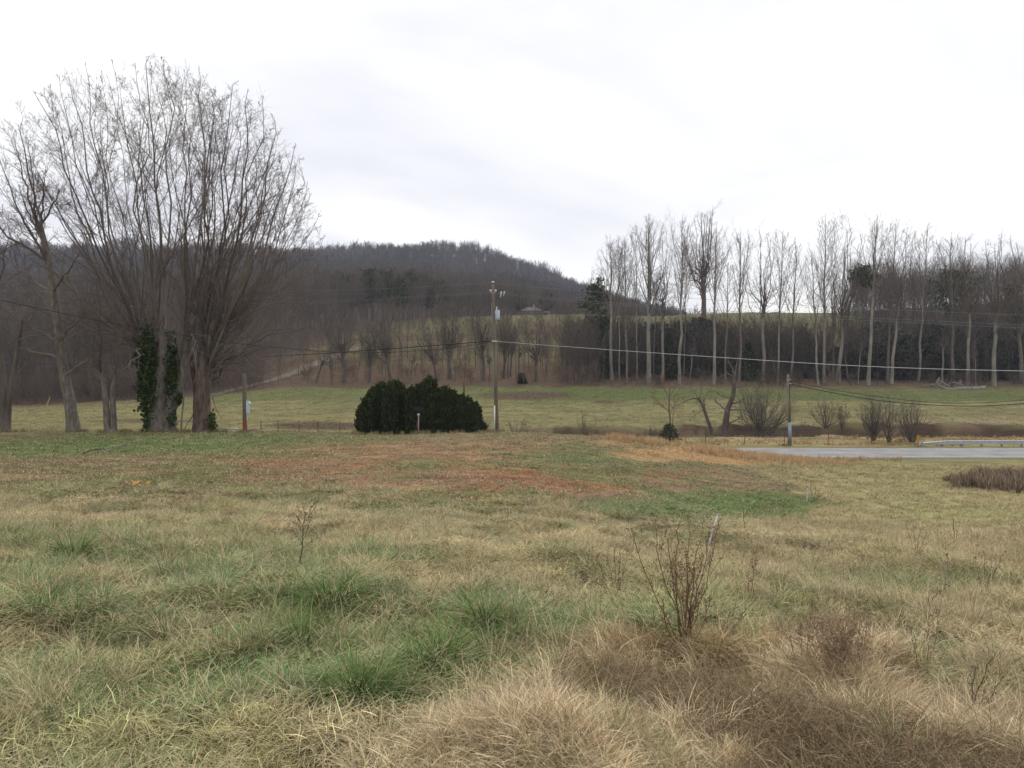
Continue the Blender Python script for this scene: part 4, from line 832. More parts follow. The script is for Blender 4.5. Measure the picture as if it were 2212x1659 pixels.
def juniper(label, x0, x1, nl, seed, n=9000, d=55, base_row=435, tipcol=None):
    rng = np.random.default_rng(seed); s = d / F; C = []; O = []; core = MB(); b = pt((x0 + x1) / 2, 434, d); b[2] = gz(b[0], d)
    for i in range(nl):
        px = x0 + (x1 - x0) * (i + rng.uniform(.2, .8)) / nl; dep = rng.uniform(-1.5, 1.5); hw = rng.uniform(3.6, 7.5); u = abs(dep) / 1.5
        rt = max(np.interp(px - hw * .35, JX, JR), np.interp(px + hw * .35, JX, JR)) + rng.uniform(-1, 3) + (rng.uniform(0, 14) if rng.random() < .55 else 0) * (.4 + .6 * u); rb = base_row - 1.0 + (2.5 * (dep < 0)); edge = min(px - 356, 484 - px)
        if edge < 14: rb = min(rb, 431.5)
        top = pt(px, rt, d + dep); bot = pt(px, rb, d + dep); H = top[2] - bot[2]; W = hw * s; kk = int(n / nl)
        t = rng.random(kk) ** .75; a_ = rng.random(kk) * 2 * pi; prof = np.sqrt(np.clip(1 - np.clip((t - .2) / .8, 0, 1) ** 1.7, .03, 1)) * (.8 + .2 * np.clip(t / .2, 0, 1)); r = W * prof * (.72 + .5 * vnoise(a_ * 1.9 + px, t * 9 + px, 5)) * rng.uniform(.8, 1.06, kk)
        C.append(np.stack([bot[0] + np.cos(a_) * r + .05 * rng.normal(size=kk), d + dep + np.sin(a_) * r, bot[2] + t * H * (1 + .03 * rng.normal(size=kk))], 1)); O.append(np.stack([np.cos(a_) * .8, np.sin(a_) * .8, np.full(kk, 1.1)], 1))
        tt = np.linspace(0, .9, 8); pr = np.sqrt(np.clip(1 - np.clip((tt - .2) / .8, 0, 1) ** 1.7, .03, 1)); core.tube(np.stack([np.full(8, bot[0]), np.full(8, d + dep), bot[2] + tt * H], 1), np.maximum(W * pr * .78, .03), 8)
    root = empty('juniper_bush', b, label, 'bush', 'dark junipers in front of the utility pole')
    add('foliage', leaf_cloud('foliage', rng, np.concatenate(C), .15, M['juniper'], .5, b, 3, .38, np.concatenate(O)), root)
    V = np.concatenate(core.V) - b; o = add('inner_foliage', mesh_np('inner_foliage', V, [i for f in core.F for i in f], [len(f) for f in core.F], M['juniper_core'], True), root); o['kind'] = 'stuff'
juniper('broad dark juniper with twin ragged peaks at the left end of the clump', 362, 408, 24, 71, 15000)
juniper('tall pointed dark juniper in the middle of the clump', 410, 441, 17, 72, 11000)
juniper('olive tipped juniper just right of the middle peak of the clump', 441, 459, 9, 73, 6000)
juniper('lowest dark juniper at the right end of the clump', 460, 480, 10, 74, 6500)
def ivy():
    rng = np.random.default_rng(5); C = []
    for (px, r0, r1, hw, n) in [(148, 342, 378, 9, 1500), (147, 370, 400, 9, 1300), (150, 395, 412, 6, 500), (148, 415, 430, 3.5, 260), (172, 350, 392, 5.5, 900), (179, 395, 402, 2.5, 100), (138, 352, 362, 6, 120), (171, 415, 424, 4, 130), (212, 416, 430, 3.5, 180)]:
        for _ in range(n):
            q = rng.normal(0, .5); v_ = (r0 + r1) / 2 + rng.normal(0, .36) * (r1 - r0); lumpy = .7 + .6 * float(vnoise(np.array([v_ * .22]), np.array([px * .1]), 3)[0]); C.append(pt(px + q * hw * lumpy, v_, 56.9 + rng.normal(.1, .45)))
    C = np.array(C); o = C.mean(0); me = leaf_cloud('ivy', rng, C, .15, M['ivy'], -.2, o, 2, .9); tag(add('ivy', me, None, o), 'dark green ivy climbing the forks of the largest maple', 'ivy')
ivy()

# ---- far woods prototypes: small bare trees made of tapered slivers
def proto_tree(name, rng, H, W, nl, k2, k3, rmin, cs=.3, m='wood_mass', r0=.12):
    t = np.linspace(0, 1, 6); P = np.stack([rng.normal(0, .02 * H, 6) * t, rng.normal(0, .02 * H, 6) * t, t * H], 1); R = np.maximum(r0 * (1 - .8 * t), rmin); B = Branches(); B.add(P[None], R[None], 4)
    L1, R1 = sprout(rng, P[None], R[None], nl, cs, 1, .6, W / H, 5, up=.22, wig=.1, rr=.6, rmin=rmin); B.add(L1, R1, 3)
    L2, R2 = sprout(rng, L1, R1, k2, .2, 1, .6, .45, 4, up=.12, wig=.16, rr=.6, rmin=rmin); B.add(L2, R2, 3)
    if k3: L3, R3 = sprout(rng, L2, R2, k3, .2, 1, .6, .5, 3, up=.1, wig=.2, rr=.8, rmin=rmin * .7); B.add(L3, R3, 3)
    return B.mesh(name, M[m])
g = np.random.default_rng(99)
proto_collection('woodtree', [proto_tree('woodtree', g, 15, 6.5, 13, 6, 5, .022, .25 + .2 * (q % 3) / 2) for q in range(6)])
proto_collection('fartree', [proto_tree('fartree', g, 13, 6.5, 12, 5, 0, .10, .42, r0=.34) for q in range(5)])
proto_collection('brush', [proto_tree('brush', g, 3.0, 2.4, 16, 5, 3, .014, .02, r0=.03) for q in range(4)])
def leafball(name, rng, n, W, H, size, m, asp=.5):
    a = rng.random(n) * 2 * pi; u = rng.random(n); r = W * np.sqrt(np.clip(1 - (u * 2 - 1) ** 2 * .9, 0, 1)) * rng.uniform(.45, 1.0, n); lump = .75 + .5 * vnoise(a * 1.8, u * 5, 3)
    return leaf_cloud(name, rng, np.stack([np.cos(a) * r * lump, np.sin(a) * r * lump, u * H], 1), size, m, .3, (0, 0, 0), 2, asp)
proto_collection('evergreen', [leafball('evergreen', g, 420, 2.2, 3.8, .42, M['leafmass']) for q in range(4)])

def woods():
    rng = np.random.default_rng(301)
    def put(name, coll, n, fn, sc, tint, label, cat, y0, y1, cap=False, pad=60, tj=.25, sfn=None):
        x, y = area_points(rng, n, y0, y1, 1.0, pad); z = terrain(x, y); p, r = proj(x, y, z); keep = rng.random(len(x)) < fn(x, y, z, p, r); x, y, z, p, r = x[keep], y[keep], z[keep], p[keep], r[keep]
        c = tint(x, y, z, p, r) if callable(tint) else np.tile(rgb(*tint), (len(x), 1)); c = c * rng.uniform(1 - tj, 1 + tj, (len(x), 1))
        S = rng.uniform(*sc, len(x))
        if sfn is not None: S = S * sfn(x, y)
        if cap:
            sky_r = np.interp(p, [0, 150, 300, 440, 480, 500, 530, 560, 590, 640, 680], [262, 264, 268, 268, 272, 280, 287, 294, 303, 318, 330]); hm_ = (r - sky_r) * y / F / 17.0; S = np.minimum(S, hm_ * rng.uniform(.8, 1, len(x))); kk = S > .28; x, y, z, c, S = x[kk], y[kk], z[kk], c[kk], S[kk]
        scatter(name, coll, np.stack([x, y, z - .1], 1), S, rots(rng, len(x), .05), c, rng, label, cat)
    # far ridge
    def ridge_t(x, y, z, p, r):
        n = fbm(x * .012, y * .012, 7, 3); c = np.tile(rgb(.085, .077, .090), (len(x), 1)); c = lerp(c, rgb(.045, .052, .048), sstep(.5, .66, n) * .8); return lerp(c, rgb(.115, .092, .085), sstep(.5, .6, 1 - n) * .5)  # tree tint pushed bluer, distance haze put into the colour
    put('ridge_woods', 'fartree', 15000, lambda x, y, z, p, r: ((y > 430) & (p < 740)) * 1.0, (.6, 1.05), ridge_t, 'bare purplish woods covering the far ridge', 'woods', 430, 935, pad=90, sfn=lambda x, y: np.where(y > 845, .5, 1.0))
    # crest fringe
    x = rng.uniform(-620, 250, 1500); y = rng.uniform(880, 912, 1500); z = terrain(x, y)
    scatter('ridge_crest_trees', 'fartree', np.stack([x, y, z], 1), rng.uniform(.5, 1.25, 1500) * (.6 + .7 * fbm(x * .03, y * 0, 5, 2)), rots(rng, 1500, .04), np.tile(rgb(.10, .085, .082), (1500, 1)) * rng.uniform(.7, 1.2, (1500, 1)), rng, 'row of bare trees along the crest of the far ridge', 'woods')
    # mid slope woods on the left and behind the knoll
    def mid(x, y, z, p, r):
        k = (y > 165) & (p < 245 + (y - 165) * .35); k |= (y > 198) & (p > 230) & (p < 500) & (r < np.interp(p, [280, 300, 344, 391, 455, 480], [362, 352, 337, 323, 317, 300])); k |= (y > 275) & (p < 640)
        lane_c = np.interp(y, lp[np.argsort(lp[:, 1]), 1], lp[np.argsort(lp[:, 1]), 0]); on = (np.abs(x - lane_c) < 9) & (y < 262)
        return (k & ~on) * 1.0
    def mid_t(x, y, z, p, r):
        n = fbm(x * .03, y * .03, 8, 3); c = np.tile(rgb(.105, .088, .074), (len(x), 1)); c = lerp(c, rgb(.135, .095, .075), sstep(.5, .62, n) * .7); return lerp(c, rgb(.09, .08, .075), sstep(230, 340, y) * .5)
    put('left_woods', 'woodtree', 6000, mid, (.6, 1.25), mid_t, 'bare grey brown woods on the slope behind the pasture at the left', 'woods', 165, 430, True, pad=90)
    put('left_brush', 'brush', 2600, lambda x, y, z, p, r: ((p < 262) & (y > 158) & (y < 200)) * 1.0, (.7, 1.5), (.125, .085, .062), 'reddish brown brush along the wood edge at the left', 'brush', 150, 200, pad=90)
    # right wood
    put('right_woods', 'woodtree', 4200, lambda x, y, z, p, r: (y > 172) * np.where(p > 845, .9, ((p > 575) & (y < 196)) * .9), (.5, .95), (.09, .076, .064), 'bare brown woods filling the slope at the right', 'woods', 166, 330, pad=140, sfn=lambda x, y: np.where(CX + F * x / y > 850, 1.0, .62))
    lf = lambda x, y: .45 + 1.3 * sstep(.38, .62, fbm(x * .055, y * .02, 61, 3))
    def und(x, y, z, p, r): return ((p > 590) & (y > 174) & (y < 200)) * (.45 + .55 * (fbm(x * .08, y * .12, 12, 3) > .47)) * np.where(p < 860, 1.0, .55)
    put('evergreen_thicket', 'evergreen', 1700, und, (.5, 1.3), (.034, .038, .026), 'dark evergreen thicket between the trunks of the right wood', 'thicket', 172, 200, pad=140, sfn=lf)
    put('right_brush', 'brush', 5200, lambda x, y, z, p, r: ((p > 560) & (y > 158)) * np.where(y < 172, .45, .5) * (.25 + .75 * (fbm(x * .07, y * .1, 33, 3) > .48)), (.5, 1.3), lambda x, y, z, p, r: lerp(np.tile(rgb(.06, .05, .04), (len(x), 1)), rgb(.10, .068, .054), sstep(.5, .6, fbm(x * .1, y * .1, 4, 3))), 'tangled brown brush at the foot of the right wood', 'brush', 157, 205, pad=140, sfn=lambda x, y: np.where(y < 173, .55, 1.5) * (.5 + 1.0 * fbm(x * .08, y * .05, 66, 3)))
    put('knoll_brush', 'brush', 2200, lambda x, y, z, p, r: ((p > 300) & (p < 620)) * np.where((y < 176), .7, .55 * (fbm(x * .05, y * .05, 14, 3) > .55)), (.4, 1.1), (.14, .095, .07), 'low brown brush and briars at the foot of the knoll', 'brush', 160, 250)
    put('knoll_saplings', 'woodtree', 1500, lambda x, y, z, p, r: ((p > 255) & (p < 640)) * np.where(y < 200, .9, .35), (.28, .78), (.105, .085, .07), 'scattered thin bare saplings over the slope of the knoll', 'saplings', 165, 262)
    put('creek_brush', 'brush', 260, lambda x, y, z, p, r: (x > 18) * np.where(fbm(x * .15, y * .3, 15, 3) > .5, 1, .12), (.08, .22), (.10, .075, .05), 'low scrub and dead weeds along the creek banks', 'brush', 92, 106)
woods()

# ---- pines and cedars
M['needles'] = twig_mat('pine needles', (.028, .038, .018), (.085, .10, .045))
def pine(px, row, tpx, trow, w, label, seed, dmin=200, cs=.45, leanpts=None, d=None, group='pines in the woods'):
    rng = np.random.default_rng(seed); base = ground_hit(px, row, dmin) if d is None else np.array([ray(px, 0)[0] * d, d, gz(ray(px, 0)[0] * d, d)])
    dd = base[1]; s = dd / F; top = pt(tpx, trow, dd); H = top[2] - base[2]; W = w * s / 2
    P = spline(leanpts and [base] + [pt(a, b, dd) for a, b in leanpts] + [top] or [base, base * .5 + top * .5 + rng.normal(0, .01 * H, 3), top], 12); R = np.maximum(.014 * H * (1 - .85 * np.linspace(0, 1, 12)), .05)
    TR = Branches(); TR.add(P[None], R[None], 7); L1, R1 = sprout(rng, P[None], R[None], 24, cs, .98, 1.25, W / H, 5, up=.06, wig=.12, rr=.4, rmin=.04, lenfall=.45); TR.add(L1, R1, 3)
    L2, R2 = sprout(rng, L1, R1, 4, .3, 1, .7, .4, 3, up=.05, wig=.15, rr=.6, rmin=.03); C = np.concatenate([L1[:, 2:].reshape(-1, 3), L2[:, 1:].reshape(-1, 3), P[-3:]])
    C = np.repeat(C, 6, 0) + rng.normal(0, 1, (len(C) * 6, 3)) * np.array([.62, .62, .30]) * (W / 4 + .25)
    root = empty('pine_tree', base, label, 'pine tree', group); part_bt(root, 'trunk', TR, M['bark_mid'], base); add('crown', leaf_cloud('crown', rng, C, .17 * W ** .5 + .22, M['needles'], .3, base, 1, .55), root)
PINES = [(340, 330, 340, 277, 22, 'pine with a ragged dark crown left of the middle pines'), (372, 330, 369, 273, 22, 'pine at the left of the tall group above the wide spreading tree'), (392, 335, 389, 274, 26, 'broad dark pine in the middle of the hillside group'),
         (402, 345, 398, 282, 22, 'lower pine with drooping boughs in front of the hillside group'), (412, 328, 409, 273, 20, 'bright green topped pine in the hillside group'), (440, 328, 438, 283, 20, 'pine at the right end of the hillside group'),
         (425, 326, 424, 276, 18, 'pine between the bright topped pine and the right end of the hillside group'), (520, 316, 521, 294, 14, 'green pine left of the house on the knoll'), (548, 316, 546, 294, 14, 'green pine right of the house on the knoll'),
         (18, 380, 14, 335, 24, 'dark evergreen behind the forked tree at the left edge')]
for i, (a, b, c, e, w, lab) in enumerate(PINES): pine(a, b, c, e, w, lab, 400 + i, 165 if i == 9 else 262, d=(None if i == 9 else (262 if i == 3 else 275 + 3 * i)), cs=.35)
pine(846, 372, 868, 274, 24, 'pine leaning hard right above the wood with its trunk hung in red vines', 420, 165, .72, [(847, 330), (851, 300), (857, 284)], group='pines in the right wood')
pine(955, 372, 953, 277, 36, 'round topped pine behind the small airy trees at the right', 421, 165, .62, group='pines in the right wood')
pine(1010, 372, 1012, 290, 34, 'dark evergreen behind the pale trunk near the right edge', 422, 165, .3, group='pines in the right wood')
pine(598, 372, 597, 286, 26, 'ragged pine at the left end of the right wood', 423, 170, .55, group='pines in the right wood')
def cedar(px, row, trow, w, label, seed, dmin=150):
    rng = np.random.default_rng(seed); b = ground_hit(px, row, dmin); d = b[1]; s = d / F; top = pt(px, trow, d); H = top[2] - b[2]; W = w * s / 2; k = 1500
    t = rng.random(k) ** .9; a = rng.random(k) * 2 * pi; r = W * (1 - t ** 1.6) * rng.uniform(.4, 1, k) * (.8 + .4 * vnoise(a * 2, t * 8, seed))
    C = np.stack([b[0] + np.cos(a) * r, b[1] + np.sin(a) * r, b[2] + t * H], 1); root = empty('cedar_tree', b, label, 'cedar tree', 'cedars at the wood edge'); tm = Branches(); tm.add(np.stack([b, b + [0, 0, H * .9]])[None], np.array([[.15, .04]]), 6)
    part_bt(root, 'trunk', tm, M['bark_mid'], b); add('crown', leaf_cloud('crown', rng, C, .5, M['juniper'], .5, b, 2, .5), root)
cedar(603, 378, 322, 20, 'dark cedar behind the leftmost tall tree of the right wood', 431); cedar(522, 384, 376, 5, 'tiny dark cedar at the foot of the knoll right of the utility pole', 432); cedar(748, 380, 345, 22, 'dark low cedar among the trunks below the gap in the row', 433)
cedar(668, 380, 335, 22, 'dark green cedar in the shade among the trunks left of the giant tree', 434)

# ---- creek side trees and bushes
def crooked(label, name, polys, seed, d, bark, twig, twl=.3, k=(6, 5, 3)):
    rng = np.random.default_rng(seed); TR = Branches(); CR = Branches(); b = pt(polys[0][0][0][0], polys[0][0][0][1], d); b[2] = min(b[2], gz(b[0], d)) - .1
    L = []; R = []
    for i, (pp, r0, r1) in enumerate(polys):
        P = np.array([pt(q[0], q[1], d + (rng.normal(0, .3) if i else 0)) for q in pp]); 
        if i == 0: P[0, 2] = b[2]
        Ps = spline(P, 11); Rr = np.linspace(r0, r1, 11); (TR if i == 0 else CR).add(Ps[None], Rr[None], 7); L.append(Ps); R.append(Rr)
    L = np.array(L); R = np.array(R); L1, R1 = sprout(rng, L, R, k[0], .35, 1, .8, twl, 6, up=.06, wig=.2, rr=.4, rmin=.016); L2, R2 = sprout(rng, L1, R1, k[1], .2, 1, .7, .45, 4, up=.05, wig=.2, rr=.6, rmin=.012); L3, R3 = sprout(rng, L2, R2, k[2], .2, 1, .6, .5, 3, up=.05, wig=.2, rr=.7, rmin=.010)
    CR.add(L1, R1, 4); CR.add(L2, R2, 3); CR.add(L3, R3, 3); root = empty(name, b, label, 'tree', 'trees on the creek bank'); part_bt(root, 'trunk', TR, M[bark], b); part_bt(root, 'crown', CR, M[twig], b)
crooked('gnarled dead tree leaning right on the creek bank, pale broken top', 'dead_tree', [([(724, 431), (726, 420), (728, 408), (733, 396), (734, 384), (735, 374)], .42, .16), ([(728, 412), (720, 405), (715, 400)], .1, .04), ([(732, 398), (722, 396), (714, 390)], .1, .03),
    ([(733, 388), (744, 386), (754, 383)], .08, .02), ([(735, 378), (728, 374), (722, 376)], .09, .03), ([(736, 376), (730, 364), (724, 352)], .08, .02), ([(735, 376), (737, 362), (739, 352)], .08, .02), ([(730, 410), (744, 410), (752, 415)], .1, .04), ([(726, 424), (736, 420), (742, 415)], .08, .03)], 501, 102, 'bark_mid', 'twig_grey', .22, (5, 4, 2))
crooked('crooked tree arching left over the creek, left of the gnarled dead tree', 'bare_tree', [([(713, 431), (708, 421), (705, 412), (702, 404), (698, 398)], .24, .12), ([(698, 398), (690, 399), (682, 403), (674, 406)], .1, .03), ([(700, 400), (694, 392), (688, 384)], .06, .02), ([(704, 402), (707, 394), (711, 390)], .06, .02), ([(699, 398), (702, 385), (700, 370)], .05, .02), ([(703, 410), (696, 414), (690, 420)], .05, .02)], 502, 102.5, 'bark_mid', 'twig_grey', .35)
crooked('bare tree with a reddish twig top rising from the evergreen shrub by the road', 'bare_tree', [([(670.5, 436), (670, 420), (669, 405), (670, 388)], .09, .05), ([(671.5, 434), (673, 418), (675, 400)], .05, .02), ([(670, 412), (660, 405), (652, 395)], .04, .015), ([(670, 400), (664, 388), (660, 376)], .04, .015), ([(670, 396), (676, 385), (680, 376)], .04, .015)], 503, 86, 'bark_mid', 'twig_red', .3)
def bush(px, row, trow, w, label, seed, dmin=86, stems=16, twig='twig_grey', dens=1.0, cat='bush', group='bare bushes along the creek', name='bare_bush', d=None):
    rng = np.random.default_rng(seed); b = ground_hit(px, row, dmin) if d is None else pt(px, row, d)
    if d is not None: b[2] = gz(b[0], d)
    dd = b[1]; s = dd / F; H = (row - trow) * s; W = w * s / 2; L = np.empty((stems, 8, 3)); R = np.empty((stems, 8))
    for i in range(stems):
        a = rng.random() * 2 * pi; f = rng.random() ** .6; e = b + np.array([math.cos(a) * W * f, math.sin(a) * W * f, H * math.sqrt(max(0.05, 1 - .75 * f * f)) * rng.uniform(.8, 1.02)]); st = b + np.array([rng.normal(0, W * .06), rng.normal(0, W * .06), -.05]); mid = st * .5 + e * .5; mid[:2] += (e - st)[:2] * .12
        L[i] = spline([st, mid, e], 8) + np.concatenate([np.zeros((1, 3)), rng.normal(0, .02 * H, (7, 3))]); R[i] = np.linspace(max(.016, .009 * H), .009, 8)
    L1, R1 = sprout(rng, L, R, int(7 * dens), .15, 1, .5, .4, 5, up=.08, wig=.14, rr=.55, rmin=.0085); L2, R2 = sprout(rng, L1, R1, int(7 * dens), .15, 1, .6, .5, 4, up=.06, wig=.18, rr=.7, rmin=.007)
    TR = Branches(); TR.add(L, R, 5); CR = Branches(); CR.add(L1, R1, 3); CR.add(L2, R2, 3); root = empty(name, b, label, cat, group); part_bt(root, 'stems', TR, M['bark_mid'], b); part_bt(root, 'twigs', CR, M[twig], b); return root
bush(760, 431, 379, 62, 'large round willow bush of fine twigs right of the gnarled dead tree', 511, 95, 36, 'twig_grey', 1.35, d=101)
bush(826, 424, 395, 38, 'broad low bush right of the service pole on the far creek bank', 512, 95, 22, d=104, dens=1.1)
bush(842, 427, 402, 16, 'small feathery bush leaning right at the creek edge', 513, 95, 12, d=103)
bush(873, 441, 399, 34, 'leafless brushy clump with tangled grey twigs behind the third fence post', 514, 86, 26, dens=1.15, d=90)
bush(889, 443, 392, 22, 'taller upright clump of bare stems right of the tangled grey clump', 515, 86, 11, d=88)
bush(912, 443, 399, 42, 'vase shaped bare bush behind the end of the guardrail', 516, 86, 24, dens=1.1, d=88.5)
bush(516, 431, 408, 22, 'small bare shrub right of the utility pole', 517, 90, 9, d=93, dens=.8); bush(585, 431, 406, 24, 'small rounded bare shrub in the pasture at mid distance', 518, 90, 9, d=93, dens=.8)
bush(488, 432, 412, 26, 'faint twiggy shrub behind the foot of the utility pole', 519, 90, 8, d=90, dens=.7)
bush(652, 432, 420, 16, 'low bare shrub left of the reddish topped tree', 520, 86, 10, d=94)
def shrub_green(px, row, trow, w, label, seed, d):
    rng = np.random.default_rng(seed); b = pt(px, row, d); b[2] = gz(b[0], d); s = d / F; H = (row - trow) * s; W = w * s / 2; k = 700; t = rng.random(k); a = rng.random(k) * 2 * pi; r = W * np.sqrt(np.clip(1 - t ** 2, 0, 1)) * rng.uniform(.3, 1, k)
    root = empty('evergreen_shrub', b, label, 'bush'); add('foliage', leaf_cloud('foliage', rng, np.stack([b[0] + np.cos(a) * r, b[1] + np.sin(a) * r, b[2] + t * H], 1), .2, M['needles'], .5, b, 2, .4), root)
    tm = Branches(); tm.add(np.stack([b, b + [0, 0, H * .7]])[None], np.array([[.06, .02]]), 5); part_bt(root, 'stem', tm, M['bark_mid'], b)
shrub_green(669, 442, 420, 22, 'dark evergreen shrub at the foot of the reddish topped tree', 530, 84.5)

# ---- fallen log and brush pile, snag
def logs():
    b = ground_hit(970, 389, 150); d = b[1]; t = MB()
    o = empty('fallen_log', b, 'long pale fallen log lying on the pasture edge at the right', 'log')
    def q(a, r): v = pt(a, r, d - 1); return v - b
    t.tube(spline([q(942, 387.5), q(950, 389.5), q(962, 388.4), q(972, 388.8), q(985, 388)], 12), np.linspace(.28, .42, 12), 9); t.build('trunk', M['bark_pale'], o, True)
    for pp in ([(942, 387.5), (936, 384), (930, 385)], [(936, 384), (938, 380), (940, 377)], [(950, 388), (944, 383), (938, 380)], [(965, 388), (958, 383), (950, 382)]):
        m = MB(); m.tube(spline([q(*p) for p in pp], 8), np.linspace(.16, .05, 8), 6); m.build('limb', M['bark_pale'], o, True)
    t = MB(); s = ground_hit(960, 388, 150); t.tube([s - [0, 0, .1], s + [0.02, 0, .7], s + [.05, 0, 1.5]], [.34, .27, .22], 9); tag(t.build('tree_stump', M['bark_pale']), 'short broken pale stump standing behind the fallen log', 'stump')
    t = MB(); s = ground_hit(464, 397, 108); h = (397 - 371) * s[1] / F; t.tube([s - [0, 0, .1], s + [0, 0, h * .5], s + [0.1, 0, h]], [.20, .15, .05], 8); t.tube([s + [0, 0, h * .93], s + [.4, 0, h + .3]], [.05, .02], 5); tag(t.build('dead_snag', mat('rusty brown dead wood', (.13, .08, .055), .95, var=.3)), 'brown dead snag standing in the pasture behind the junipers', 'snag')
    t = MB(); s = ground_hit(463, 386, 120); t.tube([s + [-1.2, 0, .15], s + [-.2, 0, .3]], [.06, .05], 6); tag(t.build('white_branch', M['bark_pale']), 'pale stick lying in the green field behind the junipers', 'stick')
    rng = np.random.default_rng(3); p = ground_hit(938, 388, 150); o = empty('brush_pile', p, 'pile of grey dead limbs at the left end of the fallen log', 'brush pile')
    for k in range(34):
        c = rng.normal(0, 1, 3) * [2.2, .8, .22] + [0, 0, .45]; v = unit(rng.normal(0, 1, 3) * [1, .6, .35]); L = np.array([c + v * q_ for q_ in np.linspace(-1.4, 1.4, 5)]) + rng.normal(0, .06, (5, 3)); L[:, 2] = np.maximum(L[:, 2], 0); t = MB(); t.tube(L, np.linspace(.055, .02, 5), 4); t.build('limb', M['bark_pale'] if k % 3 else M['bark_mid'], o, True)
logs()

# ------------------------------------------------------------------ poles, wires and other built things
M['pole'] = mat('weathered pole wood', (.115, .095, .07), .9, col2=(.20, .17, .13), scale=3, stretch=(1, 1, .15)); M['metal'] = mat('galvanised steel', (.42, .45, .48), .45, var=.12, scale=4, metal=.5)
M['white'] = mat('white plastic', (.78, .78, .76), .5); M['porcelain'] = mat('pale porcelain', (.6, .62, .64), .25); M['tgrey'] = mat('light grey transformer paint', (.42, .48, .55), .4, var=.06, scale=3)
M['black'] = mat('black cable', (.02, .02, .02), .6); M['alu'] = mat('bright aluminium wire', (.55, .55, .55), .4, metal=.2); M['thin'] = mat('dull grey wire', (.22, .22, .24), .6); M['orange'] = mat('orange plastic', (.22, .06, .035), .7, var=.35, scale=9)
M['dark'] = mat('dark iron', (.03, .03, .032), .6); M['rust'] = mat('rusty steel post', (.12, .06, .04), .8, var=.3, scale=8); M['yellow'] = mat('yellow reflective sheet', (.62, .40, .04), .5); M['dish'] = mat('dark grey dish back', (.035, .035, .045), .6)
M['post_grey'] = mat('grey metal guard', (.23, .27, .31), .5, var=.1, scale=3, metal=.3)
def cyl(P0, P1, r0, r1, name, m, parent, sides=10, origin=None, smooth=True, label=None):
    t = MB(); t.tube([np.asarray(P0, float), np.asarray(P1, float)], [r0, r1], sides); o = t.build(name, m, parent, smooth, label); return o
def main_pole():
    d = 57.0; b = pt(497, 434, d); b[2] = gz(b[0], d); s = d / F; o = empty('utility_pole', b, 'tall wooden utility pole carrying a transformer, right of the junipers', 'utility pole'); top = pt(492.8, 284, d) - b
    def on(row): t = (row - 434) / (284 - 434); return top * t
    t = MB(); t.tube([top * k for k in np.linspace(-.02, 1, 8)], np.linspace(.15, .085, 8), 12); t.build('shaft', M['pole'], o, True)
    cyl(top, top + [0, 0, .12], .05, .03, 'top_bracket', M['dark'], o); t = MB(); t.tube([top + [0, 0, .08], top + [0, 0, .10], top + [0, 0, .16], top + [0, 0, .18]], [.06, .11, .11, .05], 12); t.build('insulator', M['porcelain'], o, True)
    for sx in (-1, 1):
        p = on(293); q = p + [sx * .16, -.06, .10]; cyl(p + [0, 0, -.12], q, .02, .02, 'insulator_bracket', M['porcelain'], o, 6); t = MB(); t.tube([q, q + [0, 0, .03], q + [0, 0, .09], q + [0, 0, .11]], [.04, .09, .09, .04], 12); t.build('insulator', M['porcelain'], o, True)
    p = on(320); c = p + [.24, -.12, 0]; tr = MB(); tr.tube([c, c + [0, 0, .02], c + [0, 0, .56], c + [0, 0, .60]], [.14, .155, .155, .12], 18); tk = tr.build('transformer', M['tgrey'], o, True)
    cyl(c + [0, 0, .60], c + [0, 0, .63], .165, .15, 'lid', M['porcelain'], tk, 18); t = MB(); zz = np.linspace(.63, .86, 9); t.tube([c + [-.05, 0, z] for z in zz], [.03, .055, .03, .055, .03, .055, .03, .045, .02], 10); t.build('bushing', M['porcelain'], tk, True)
    t = MB(); t.box(p + [.10, -.05, .15], (.12, .06, .06)); t.build('mounting_bracket', M['metal'], tk); t = MB(); t.box(p + [.10, -.05, .48], (.12, .06, .06)); t.build('mounting_bracket', M['metal'], tk)
    a = on(291); t = MB(); t.box(a + [.30, -.05, 0], (.62, .05, .05)); t.build('cutout_arm', M['dark'], o)
    for k, dx in enumerate((.50, .66)):
        e = a + [dx, -.05, -.02]; t = MB(); t.tube([e + [.04 * k + .05, 0, -.0], e + [-.02 + .04 * k, 0, -.42 + .1 * k]], [.04 - .012 * k, .04 - .012 * k], 8); t.build('fuse_cutout', M['porcelain'], o, True)
    cyl(on(340) + [-.115, -.05, 0], on(303) + [-.10, -.05, 0], .025, .025, 'conduit', M['thin'], o, 8); cyl(on(434) + [-.13, -.09, 0], on(345) + [-.10, -.09, 0], .012, .012, 'ground_wire', M['thin'], o, 5)
    t = MB(); t.box(on(341.5) + [.0, -.15, 0], (.34, .08, .10)); t.build('cable_clamp', M['metal'], o); return b, s, on
B0, s0, ON = main_pole()
def p0(row, dx=0): return B0 + ON(row) + [dx, -.1, 0]
d2 = 85.5
def wire(label, pts, r, m, cat='power line', group='overhead wires', name='power_line'):
    P = spline(pts, 60); t = MB(); t.tube(P, [r] * len(P), 5); o = t.build(name, m, None, True); return tag(o, label, cat, group)
wire('thick pale cable running from the utility pole to the right edge of the photo', [p0(341.5), pt(564, 346.5, 55), pt(700, 356, 50), pt(860, 366, 45.5), pt(1024, 371, 42), pt(1200, 372, 38)], .013, M['alu'])
wire('thick black cable leaving the utility pole to the left behind the maples', [p0(341), pt(440, 345, 60), pt(345, 352, 64), pt(234, 358, 70), pt(100, 363, 78), pt(0, 364, 85), pt(-200, 362, 100)], .028, M['black'])
